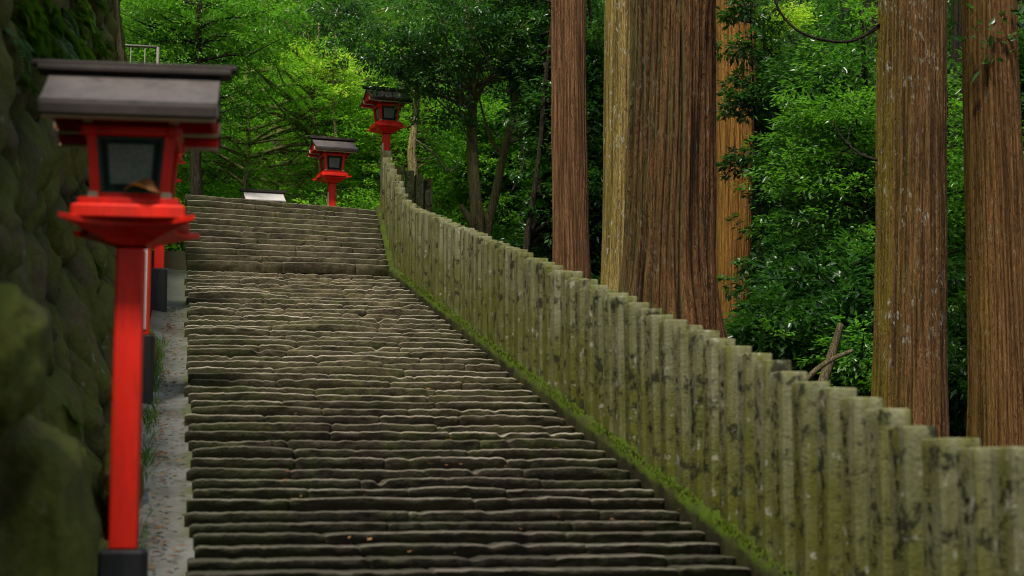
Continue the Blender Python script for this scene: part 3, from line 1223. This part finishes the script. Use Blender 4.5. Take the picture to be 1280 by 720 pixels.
def ell_points(ells, n, rs, shell=.3):
    """points in a union of ellipsoids, denser to the outside, with an uneven outline"""
    w = np.array([e[1][0] * e[1][1] * e[1][2] for e in ells]) ** .75
    w /= w.sum()
    P, D = [], []
    while len(P) < n:
        e = ells[rs.choice(len(ells), p=w)]
        v = rs.normal(0, 1, 3); v /= np.linalg.norm(v)
        k = .72 + .5 * noise.noise(Vector(v * 1.9) + Vector(e[0]) * .7) + .25 * noise.noise(Vector(v * 4.5) + Vector(e[0]))
        if k <= .25: continue
        r = (rs.uniform(shell ** 3, 1.25)) ** (1 / 3) * k
        P.append(np.array(e[0]) + v * np.array(e[1]) * r)
        dd = v * np.array([1, 1, .5]) + rs.normal(0, .35, 3)
        D.append(dd / np.linalg.norm(dd))
    return np.array(P), np.array(D)


def make_tree(name, H, ells, mat_leaf, mat_bark, seed, ncl, nper, ll, lw, spread, flat=.6, r0=.12, lean=(0, 0), twigs=90, droop=.15, path=None, rtop=.03):
    """Empty > trunk (with limbs and twigs), crown; local coordinates from its foot"""
    rs = np.random.RandomState(seed)
    t = empty(name)
    P, D = ell_points(ells, ncl, rs)
    b = MB()
    if path is None:
        path = [(0, 0, -.4), (lean[0] * .3 + rs.normal(0, .08), lean[1] * .3 + rs.normal(0, .08), H * .35), (lean[0] * .7 + rs.normal(0, .12), lean[1] * .7, H * .7), (lean[0], lean[1], H)]
    pts = lerp_path(path, 22)
    b.tube(pts, [r0 + (rtop - r0) * (i / 21) ** .9 for i in range(22)], 10, .25)
    for q in rs.choice(len(P), min(twigs, len(P)), replace=False):
        tip = Vector(P[q])
        cand = [p for p in pts[4:] if p.z < tip.z + .3] or pts[4:8]
        st = min(cand, key=lambda p: (p - tip).length + abs(p.z - (tip.z - .35 * (p - tip).length)) * .8)
        L = (tip - st).length
        mid = st.lerp(tip, .5) + Vector((rs.normal(0, .08), rs.normal(0, .08), -.04 + rs.normal(0, .06))) * L
        b.tube([st, st.lerp(mid, .6) + Vector((0, 0, .03 * L)), mid, tip], [min(.05, .014 * L + .012), .011 * L + .008, .007 * L + .006, .005], 5, 0, False)
    me = b.mesh("trunk")
    a = me.attributes.new("crev", 'FLOAT', 'POINT')
    link("trunk", me, mat_bark, t, True)
    me = leaf_cloud("crown", P, D, nper, ll, lw, spread, seed + 1, flat, droop)
    link("crown", me, mat_leaf, t)
    return t


def rel(o, pts):
    return pts


# prototypes (local space, foot at the origin)
def proto_ells(rs, H, R, z0, n):
    E = [((0, 0, (z0 + H) / 2), (R * .8, R * .8, (H - z0) * .5))]
    for _ in range(n):
        a = rs.uniform(0, 6.28); r = R * rs.uniform(.4, .85); z = rs.uniform(z0, H * .95)
        s = R * rs.uniform(.35, .6)
        E.append(((cos(a) * r, sin(a) * r, z), (s, s, s * .6)))
    return E


rsp = np.random.RandomState(11)
proto = {
    'dark_a': make_tree("broadleaf_tree", 7.5, proto_ells(rsp, 7.8, 2.7, 1.2, 9), M['leafd'], M['barkd'], 21, 620, 46, .14, .056, .42, .55, .11),
    'dark_b': make_tree("broadleaf_tree", 9.0, proto_ells(rsp, 9.4, 3.0, 2.0, 10), M['leafd'], M['barkd'], 22, 700, 44, .115, .046, .42, .6, .14),
    'mid_a': make_tree("leafy_tree", 7.0, proto_ells(rsp, 7.4, 2.6, .9, 9), M['leafm'], M['barkd'], 23, 620, 48, .10, .042, .40, .65, .10),
    'mid_b': make_tree("leafy_tree", 9.0, proto_ells(rsp, 9.6, 3.2, 1.8, 11), M['leafm'], M['barkm'], 24, 720, 46, .10, .040, .42, .7, .13),
    'maple': make_tree("maple_tree", 7.0, proto_ells(rsp, 7.2, 3.0, 1.2, 14), M['leafl'], M['barkm'], 25, 520, 64, .085, .036, .52, .92, .10, droop=.05),
}
proto['dark_c'] = make_tree("broadleaf_tree", 7.6, proto_ells(rsp, 8.4, 1.7, .4, 12), M['leafd'], M['barkd'], 27, 640, 48, .15, .060, .40, .5, .08)
proto['mid_c'] = make_tree("leafy_tree", 6.6, proto_ells(rsp, 7.4, 1.6, .3, 12), M['leafm'], M['barkd'], 28, 600, 46, .105, .044, .40, .6, .07)
shrubs = {
    'dark': make_tree("forest_shrub", 2.2, proto_ells(rsp, 2.5, 1.5, .1, 7), M['leafd'], M['barkd'], 31, 260, 46, .145, .058, .34, .5, .04),
    'mid': make_tree("forest_shrub", 2.0, proto_ells(rsp, 2.2, 1.4, .05, 7), M['leafm'], M['barkd'], 32, 260, 46, .095, .042, .32, .6, .035),
    'light': make_tree("forest_shrub", 1.8, proto_ells(rsp, 2.0, 1.4, .05, 7), M['leafl'], M['barkm'], 33, 240, 46, .09, .038, .34, .75, .035, droop=.05),
}
used = set()


def plant(src, key, x, y, s, rz, label, cat, group, dz=0.0):
    o = src[key]
    kk = o.name
    if kk in used:
        o = copy_tree(o)
    used.add(kk)
    o.location = (x, y, height(x, y) + dz)
    o.rotation_euler = (0, 0, rz)
    o.scale = (s, s, s * random.uniform(.92, 1.08))
    tag(o, label, cat, group)
    return o


R_ = random.Random(5)
LABEL = {
    'dark_a': ("dark green glossy broadleaf tree in the dense forest behind the cedar trunks", "broadleaf tree", "dark broadleaf trees in the forest"),
    'dark_b': ("dark green glossy broadleaf tree in the dense forest behind the cedar trunks", "broadleaf tree", "dark broadleaf trees in the forest"),
    'mid_a': ("mid green small leaved tree in the forest slope behind the stairs", "leafy tree", "mid green trees on the forest slope"),
    'mid_b': ("mid green small leaved tree in the forest slope behind the stairs", "leafy tree", "mid green trees on the forest slope"),
    'dark_c': ("dark green glossy broadleaf tree in the dense forest behind the cedar trunks", "broadleaf tree", "dark broadleaf trees in the forest"),
    'mid_c': ("mid green small leaved tree in the forest slope behind the stairs", "leafy tree", "mid green trees on the forest slope"),
    'maple': ("fresh green maple with flat layered sprays behind the upper lanterns", "maple tree", "fresh green maples behind the crest"),
}


def col(x, y, keys, s0=.85, s1=1.2):
    k = R_.choice(keys)
    lb = LABEL[k]
    plant(proto, k, x, y, R_.uniform(s0, s1), R_.uniform(0, 6.28), *lb)


def xat(px, Y):
    return at(px, 360, Y).x


# left and centre: behind the crest
for (px, Y, keys) in ((170, 43, ['mid_a']), (240, 47, ['mid_b']), (300, 42, ['maple']), (350, 46, ['maple', 'mid_a']), (395, 41.5, ['maple']), (445, 47, ['mid_b']), (330, 53, ['mid_b']),
                      (230, 54, ['mid_a']), (440, 54, ['maple']), (150, 52, ['mid_b']), (500, 44, ['maple']), (560, 45, ['mid_a']), (550, 52, ['mid_b']), (620, 48, ['mid_b']), (480, 60, ['mid_b']),
                      (640, 43, ['mid_a']), (690, 50, ['mid_b']), (260, 61, ['mid_b']), (380, 62, ['mid_a']), (600, 60, ['mid_b']), (120, 60, ['mid_a']), (60, 48, ['mid_b']), (60, 60, ['mid_b']), (170, 68, ['mid_b']), (700, 62, ['mid_a'])):
    col(xat(px, Y), Y, keys)
# right: dark forest
for (px, Y) in ((760, 42), (830, 46), (900, 41), (960, 38), (1010, 42), (1060, 37), (1120, 41), (1180, 38), (1250, 42), (1320, 37), (980, 48), (1080, 49), (1180, 50), (1300, 50), (880, 52), (760, 52), (1340, 34),
                (1240, 58), (1120, 60), (1000, 60), (1380, 45), (1400, 56), (880, 62)):
    col(xat(px, Y), Y, ['dark_a', 'dark_b', 'dark_a', 'mid_b'], .9, 1.25)
for (px, Y, k) in ((1060, 33, 'dark_c'), (1065, 29.5, 'dark_c'), (1085, 27, 'mid_c'), (1010, 38, 'mid_c'), (975, 40, 'dark_c'), (1060, 34, 'dark_c'), (1200, 32, 'dark_c'), (1190, 26, 'mid_c'), (1290, 27, 'dark_c'), (960, 37, 'dark_c'), (1130, 31, 'dark_c'),
                   (750, 37, 'mid_c'), (735, 34, 'dark_c'), (890, 39, 'mid_c'), (640, 41, 'mid_c'), (590, 42, 'mid_c')):
    lb = LABEL[k]
    plant(proto, k, xat(px, Y), Y, R_.uniform(.9, 1.15), R_.uniform(0, 6.28), *lb)
# shrubs under them
SL_ = {'dark': ("dark glossy shrub filling the forest floor behind the stone fence", "shrub", "dark shrubs behind the fence"),
       'mid': ("mid green shrub filling the slope behind the fence and crest", "shrub", "mid green shrubs on the slope"),
       'light': ("bright fresh green shrub growing behind the top of the stairs", "shrub", "bright shrubs behind the top of the stairs")}
for (px, Y, k) in ((250, 39.5, 'mid'), (285, 41.5, 'light'), (330, 42, 'mid'), (375, 40.6, 'light'), (395, 38.2, 'mid'), (440, 38.4, 'light'), (455, 37.6, 'light'), (500, 38.5, 'light'), (530, 39.6, 'mid'), (560, 38.8, 'light'), (545, 39.5, 'light'),
                   (590, 39.6, 'light'), (620, 39.2, 'mid'), (640, 40.5, 'light'), (675, 37.5, 'mid'), (620, 42.5, 'light'), (580, 41, 'mid'), (690, 38.5, 'mid'), (735, 36, 'mid'), (755, 34, 'dark'), (735, 40, 'mid'),
                   (1025, 28.5, 'dark'), (1010, 36.5, 'mid'), (1030, 29, 'dark'), (1060, 27.5, 'dark'), (1040, 27, 'dark'), (1000, 35.5, 'mid'), (1080, 30.5, 'dark'), (1195, 30, 'dark'), (1210, 27, 'mid'),
                   (1060, 25.5, 'dark'), (1055, 24.6, 'mid'), (1080, 25, 'dark'), (965, 37, 'dark'), (985, 35.6, 'dark'), (955, 39, 'mid'), (1200, 24, 'dark'),
                   (1200, 33, 'mid'), (1020, 33.5, 'dark'), (1050, 32.5, 'dark'), (1290, 29, 'dark'), (940, 36, 'dark'), (900, 36.5, 'dark')):
    lb = SL_[k]
    plant(shrubs, k, xat(px, Y), Y, R_.uniform(.9, 1.35), R_.uniform(0, 6.28), *lb)

def twig_mesh(P, w0, w1, d, subs, seed):
    rnd = random.Random(seed)
    b = MB()
    q = lerp_path(P, 18)
    k = d / F_PX / 2
    b.tube(q, [(w0 + (w1 - w0) * i / 17) * k for i in range(18)], 7, .2)
    for _ in range(subs):
        i = rnd.randint(4, 16)
        dv = Vector((rnd.uniform(-1, 1), rnd.uniform(-.4, .4), rnd.uniform(-.2, .9))) * rnd.uniform(.2, .6)
        b.tube([q[i], q[i] + dv * .5 + Vector((0, 0, .04)), q[i] + dv], [w1 * k, w1 * k * .7, w1 * k * .4], 5, 0, False)
    return b.mesh("branch")


# ------------------------------------------------------------------ individual trees with visible trunks
def special(name, ctrl, Y, wpx, ells, leafm, barkm, seed, label, cat, ncl, nper, ll, lw, spread, flat=.55, extra=None, twigs=60, rtop=.35, droop=.15):
    P = [at(px, py, Y + dy) for (px, py, dy) in ctrl]
    gx, gy = P[0].x, P[0].y
    foot = Vector((gx, gy, min(height(gx, gy), P[0].z)))
    r0 = wpx / 2 * (P[0].dot(FW)) / F_PX
    path = [(0, 0, -.3)] + [tuple(p - foot) for p in P] if P[0].z - foot.z > .15 else [tuple(p - foot) for p in P]
    E = [(tuple(at(px, py, Y + dy) - foot), r) for (px, py, dy, r) in ells]
    t = make_tree(name, 5, E, leafm, barkm, seed, ncl, nper, ll, lw, spread, flat, r0, twigs=twigs, path=path, rtop=r0 * rtop, droop=droop)
    t.location = foot
    tag(t, label, cat)
    if extra:
        for (pts, wp) in extra:
            Q = [at(px, py, Y + dy) - foot for (px, py, dy) in pts]
            r = wp / 2 * (at(pts[0][0], pts[0][1], Y).dot(FW)) / F_PX
            b = MB()
            q = lerp_path(Q, 12)
            b.tube(q, [r * (1 - .7 * i / 11) for i in range(12)], 8, .25)
            me = b.mesh("limb")
            me.attributes.new("crev", 'FLOAT', 'POINT')
            link("limb", me, barkm, t, True)
    return t


special("evergreen_tree", [(597, 292, 0), (594, 240, 0), (590, 170, 0), (590, 90, 0), (586, 20, 0), (582, -60, 0)], 36.0, 21,
        [(560, 30, -1.5, (2.0, 1.6, 1.1)), (480, 55, -1.2, (1.5, 1.3, .75)), (500, 110, -1.3, (.75, .6, .35)), (545, 95, -1.5, (1.0, 1.0, .8)), (640, 40, -.5, (1.6, 1.5, 1.2)), (420, 20, 0, (1.3, 1.2, .5)), (560, 140, -.8, (.7, .8, .5)), (600, -20, 0, (3, 2, 1.2))],
        M['leafd'], M['barkm'], 41, "mossy brown evergreen trunk with a bent stub, dark leaves hanging over the highest lantern", "evergreen tree", 640, 52, .105, .044, .36, .45,
        extra=[([(597, 292, 0), (588, 276, -.2), (575, 256, -.3)], 17)], droop=.3)
special("evergreen_tree", [(607, 296, 0), (618, 250, 0), (629, 195, 0), (642, 140, 0), (654, 70, 0), (660, -10, 0)], 36.6, 16,
        [(655, 20, 0, (1.4, 1.4, 1.1)), (610, 95, .5, (.9, .9, .5)), (680, 90, .6, (.9, 1, .6)), (700, 20, .8, (1.5, 1.3, 1.2)), (650, 120, .8, (.7, .7, .4))],
        M['leafd'], M['barkm'], 42, "forked thin mossy tree leaning right between the bent trunk and the slim cedar", "evergreen tree", 330, 46, .105, .044, .36, .5,
        extra=[([(633, 180, 0), (655, 165, 0), (672, 135, 0), (686, 100, 0)], 9), ([(628, 195, 0), (612, 170, 0), (598, 120, 0)], 7)])
special("evergreen_tree", [(657, 322, 0), (664, 265, 0), (674, 195, 0), (681, 110, 0), (690, 30, 0), (694, -30, 0)], 33.5, 10,
        [(720, 20, 3.5, (1.4, 1.2, 1.2)), (745, 130, 4, (.8, .8, 1.2)), (745, 40, 3, (1, 1, 1.2)), (745, 230, 4, (.8, .8, 1.2))],
        M['leafd'], M['barkd'], 43, "very thin dark sapling leaning right beside the slim reddish cedar", "sapling", 260, 44, .105, .044, .36, .5)
special("pale_tree", [(517, 230, 0), (515, 190, 0), (519, 150, 0), (522, 110, 0), (526, 60, 0)], 39.0, 16,
        [(520, 70, 0, (1, 1, .6)), (545, 190, .8, (.7, .7, .7))],
        M['leafm'], M['barkm'], 44, "pale lichen covered trunk just right of the highest lantern's pole", "tree", 120, 44, .09, .04, .36, .6)
special("dark_tree", [(246, 245, 0), (245, 200, 0), (247, 140, 0), (248, 60, 0), (250, -40, 0)], 38.2, 19,
        [(250, 30, .3, (1.5, 1.2, 1.4)), (210, 60, .4, (1.1, 1, 1.0)), (290, 120, .5, (.8, .8, .9)), (170, 10, .4, (1.0, 1, 1.2)), (330, 30, .5, (1.1, 1, .9))],
        M['leafm'], M['barkd'], 45, "dark straight trunk standing behind the left end of the crest", "tree", 520, 52, .085, .036, .36, .55)
special("dark_tree", [(150, 100, 0), (148, 60, 0), (146, 20, 0), (141, -40, 0)], 30.5, 13,
        [(120, -60, 0, (1.2, 1.2, .5))],
        M['leafm'], M['barkm'], 46, "brown trunk rising on top of the rock wall at upper left", "tree", 80, 40, .09, .04, .36, .6)
special("sunlit_tree", [(415, 235, 0), (420, 180, 0), (416, 120, 0), (420, 40, 0)], 40.6, 6,
        [(415, 80, 0, (.8, .7, .4)), (440, 105, 0, (.6, .6, .3)), (385, 75, .5, (.5, .5, .4))],
        M['leafy'], M['barkm'], 47, "brightest yellow green leaves glowing above the lantern at the crest", "tree", 75, 50, .085, .04, .45, .8, droop=.05)

special("sunlit_tree", [(975, 300, 0), (972, 200, 0), (966, 100, 0), (962, 20, 0)], 37.5, 6,
        [(975, 30, 0, (.8, .7, .4)), (955, 55, 0, (.5, .5, .35))],
        M['leafy'], M['barkd'], 48, "sunlit yellow green leaves high between the orange cedar and the curved bare branch", "tree", 60, 50, .10, .045, .42, .75, droop=.05)

special("sapling", [(962, 440, 0), (955, 380, 0), (950, 300, 0), (946, 200, 0), (941, 100, 0), (938, 0, 0)], 30.0, 5,
        [(925, 60, 0, (.45, .4, .3)), (915, 130, 0, (.4, .4, .3)), (932, 200, 0, (.45, .4, .35)), (938, 110, 0, (.4, .4, .5)), (928, 15, 0, (.5, .4, .3)), (945, 280, 0, (.35, .3, .3)), (950, 330, 0, (.4, .3, .3)), (965, 390, 0, (.5, .4, .35)), (912, 320, 0, (.2, .2, .12)), (960, 240, 0, (.5, .4, .4)), (975, 340, 0, (.6, .5, .5)), (985, 420, 0, (.6, .5, .4))],
        M['leafd'], M['barkd'], 49, "slender leafy sapling whose leaves cover the right edge of the orange cedar", "sapling", 240, 34, .13, .055, .22, .5)
# bare thin stems among the leaves
for i, ctrl in enumerate(([(945, 430, 0), (985, 415, 0), (1015, 425, 0), (1030, 455, 0)], [(1005, 260, 0), (1000, 200, 0), (1012, 120, 0), (1030, 60, 0)], [(640, 240, 6), (655, 200, 6), (640, 150, 6)], [(520, 175, 9), (545, 195, 9), (560, 215, 9), (575, 205, 9)],
                          [(305, 240, 13), (308, 215, 13), (303, 200, 13), (309, 182, 13)], [(1020, 330, 1), (1035, 290, 1), (1040, 240, 1)], [(720, 240, 8), (745, 180, 8), (750, 120, 8)])):
    Y = 28.0
    P = [at(px, py, Y + dy) for (px, py, dy) in ctrl]
    o0 = P[0].copy()
    me = twig_mesh([p - o0 for p in P], 3.2, 1.4, o0.dot(FW), 4, 60 + i)
    me.attributes.new("crev", 'FLOAT', 'POINT')
    o = link("bare_branch", me, M['barkl'] if i in (3, 4) else M['barkd'], None, True)
    o.location = o0
    tag(o, "thin bare pale twig tangled in the green leaves behind the crest" if i in (3, 4) else "thin bare dark branch tangled in the forest leaves behind the fence", "branch", "pale bare twigs" if i in (3, 4) else "dark bare branches in the leaves")

# bare leaning branches behind the fence
def limb(name, ctrl, Y, w0, w1, mat, label):
    P = [at(px, py, Y + dy) for (px, py, dy) in ctrl]
    q = lerp_path(P, 16)
    b = MB()
    o0 = P[0].copy()
    b.tube([p - o0 for p in q], [(w0 + (w1 - w0) * i / 15) / 2 * P[0].dot(FW) / F_PX for i in range(16)], 9, .3)
    me = b.mesh(name)
    me.attributes.new("crev", 'FLOAT', 'POINT')
    o = link(name, me, mat, None, True)
    o.location = o0
    return tag(o, label, "branch")


limb("fallen_branch", [(1020, 500, 0), (1034, 462, 0), (1044, 430, 0), (1051, 405, 0)], 20.6, 14, 9, M['wood'], "upright pale leaning branch behind the fence left of the lichen flecked cedar")
limb("fallen_branch", [(1002, 482, 0), (1014, 468, 0), (1035, 452, 0), (1066, 438, 0)], 20.2, 8, 5, M['wood'], "slanting pale branch crossing low in front of the leaning one behind the fence")


def cedar_branch(t, ctrl, Y, w0, w1, seed, mat, subs=4):
    P = [at(px, py, Y + dy) - Vector(t.location) for (px, py, dy) in ctrl]
    me = twig_mesh(P, w0, w1, at(ctrl[0][0], ctrl[0][1], Y).dot(FW), subs, seed)
    me.attributes.new("crev", 'FLOAT', 'POINT')
    link("branch", me, mat, t, True)


cedar_branch(c5, [(1105, 28, 0), (1088, 40, 0), (1062, 52, 0), (1030, 50, 0), (1000, 40, 0), (980, 22, 0), (968, 0, 0)], 19.75, 4.5, 3, 1, M['barkd'])
cedar_branch(c5, [(1096, 200, 0), (1075, 192, .2), (1055, 175, .3), (1040, 150, .4)], 19.75, 4.0, 2, 2, M['barkd'])
# climbing leaves on the right-hand cedar
Pv, Dv = [], []
rv = np.random.RandomState(8)
for (px, py) in ((1206, 12), (1210, 28), (1240, 25), (1252, 22), (1262, 8), (1270, 26), (1218, 52), (1235, 40), (1231, 84), (1246, 70), (1208, 55), (1272, 48), (1200, 30), (1195, 5), (1270, 60), (1262, 40)):
    p = at(px, py, 20.85) - Vector(c6.location)
    Pv.append(tuple(p)); Dv.append((rv.uniform(-1, 1), -.3, rv.uniform(-.6, .3)))
me = leaf_cloud("climbing_leaves", Pv, Dv, 3, .16, .085, .12, 3, .1, .3)
link("climbing_leaves", me, M['leafd'], c6)

# ------------------------------------------------------------------ ferns on the rock wall
def fern_mesh(seed, n=9, L=.5):
    rs = np.random.RandomState(seed)
    V, Fs = [], []
    for f in range(n):
        a = 2 * pi * f / n + rs.uniform(-.3, .3)
        l = L * rs.uniform(.7, 1.15)
        el = rs.uniform(.35, .95)
        d = Vector((cos(a), sin(a), 0))
        s = Vector((-sin(a), cos(a), 0))
        m = 16
        for i in range(1, m):
            u = i / m
            c = d * (l * u * cos(el)) + Vector((0, 0, l * (sin(el) * u - .75 * u * u)))
            pl = .16 * L * 2 * (sin(pi * min(1, u * .9 + .12))) ** .8
            for sg in (-1, 1):
                tip = c + s * sg * pl + d * pl * .35 - Vector((0, 0, pl * .18))
                wv = d * (l / m * .46)
                k = len(V)
                V += [c - wv * .7, c.lerp(tip, .5) - wv, tip, c.lerp(tip, .5) + wv]
                Fs += [(k, k + 1, k + 2), (k, k + 2, k + 3)]
    me = bpy.data.meshes.new("fern")
    me.from_pydata([tuple(v) for v in V], [], Fs)
    me.materials.append(M['fern'])
    return me


FERN = [fern_mesh(i) for i in range(3)]
for i in range(64):
    high = i < 56
    if high:
        px, py = R_.uniform(20, 140), R_.triangular(-5, 78, 60)
        if px < 60 and py > 50: py -= 20
    else:
        px, py = ((186, 385), (188, 412), (120, 330), (135, 250), (30, 100), (110, 230), (178, 600), (90, 520))[i - 56]
    hit = WALL.ray_cast(Vector((0, 0, 0)), (FW * F_PX + RT * (px - 640) + UP * (360 - py)).normalized())
    if hit[0] is None or hit[0].y > 34: continue
    p, nrm = hit[0], hit[1]
    if nrm.x < 0: nrm = -nrm
    o = link("fern", FERN[i % 3])
    o.location = p - nrm * .02
    o.rotation_euler = (R_.uniform(-.4, .4), R_.uniform(.5, .95), R_.uniform(-.5, .5))
    sc_f = R_.uniform(.45, .9) if high else R_.uniform(.4, .7)
    o.scale = (sc_f, sc_f, sc_f)
    if high:
        tag(o, "green fern growing high on the rock wall above the nearest lantern's roof", "fern", "ferns high on the rock wall")
    else:
        tag(o, "small fern sprouting from the lower rock wall beside the lantern poles", "fern", "ferns low on the rock wall")

# metal railing above the wall
pr = at(160, 57, 37.2)
rl = empty("metal_railing", (pr.x, 37.2, pr.z - 1.1))
tag(rl, "small bare grey metal railing frame above the nearest lantern's roof", "railing")
w = at(197.5, 57, 37.2).x - pr.x
b = MB(); b.tube([(-.6, 0, 1.1), (w, 0, 1.1)], [.028, .028], 8); b.build("top_rail", M['metal'], rl, True)
for x, r in ((w, .035), (-.55, .035), (w * .57, .014), (w * .1, .014)):
    b = MB(); b.tube([(x, 0, -.6), (x, 0, 1.098)], [r, r], 8); b.build("post", M['metal'], rl, True)

# ------------------------------------------------------------------ light
SUN_EL, SUN_AZ = radians(64), radians(-150)     # azimuth from +Y towards +X: high, from the left and a little behind
w_ = bpy.data.worlds.new("World")
sc.world = w_
w_.use_nodes = True
nt = w_.node_tree
sky = nt.nodes.new("ShaderNodeTexSky")
sky.sky_type = 'NISHITA'
sky.sun_disc = False
sky.sun_elevation = SUN_EL
sky.sun_rotation = SUN_AZ
sky.air_density = 1.0
sky.dust_density = 3.0
bg = nt.nodes["Background"]
tint = nt.nodes.new("ShaderNodeMix")
tint.data_type = 'RGBA'
tint.blend_type = 'MULTIPLY'
tint.inputs[0].default_value = 1.0
tint.inputs[7].default_value = (1.0, .96, .80, 1)
nt.links.new(sky.outputs[0], tint.inputs[6])
nt.links.new(tint.outputs[2], bg.inputs[0])
bg.inputs[1].default_value = .14
sd = bpy.data.lights.new("sun", 'SUN')
sd.energy = 5.0
sd.angle = radians(8)
sd.color = (1.0, .96, .84)
so = bpy.data.objects.new("sun", sd)
C.objects.link(so)
dv = Vector((sin(SUN_AZ) * cos(SUN_EL), cos(SUN_AZ) * cos(SUN_EL), sin(SUN_EL)))
so.rotation_euler = dv.to_track_quat('Z', 'Y').to_euler()

sc.view_settings.view_transform = 'Standard'
sc.view_settings.look = 'None'
sc.view_settings.exposure = 0
sc.view_settings.gamma = 1
sc.render.engine = 'CYCLES'
sc.cycles.max_bounces = 6
sc.cycles.diffuse_bounces = 3
sc.cycles.glossy_bounces = 2
sc.cycles.transmission_bounces = 4
sc.cycles.use_denoising = True
sc.cycles.filter_width = 1.0
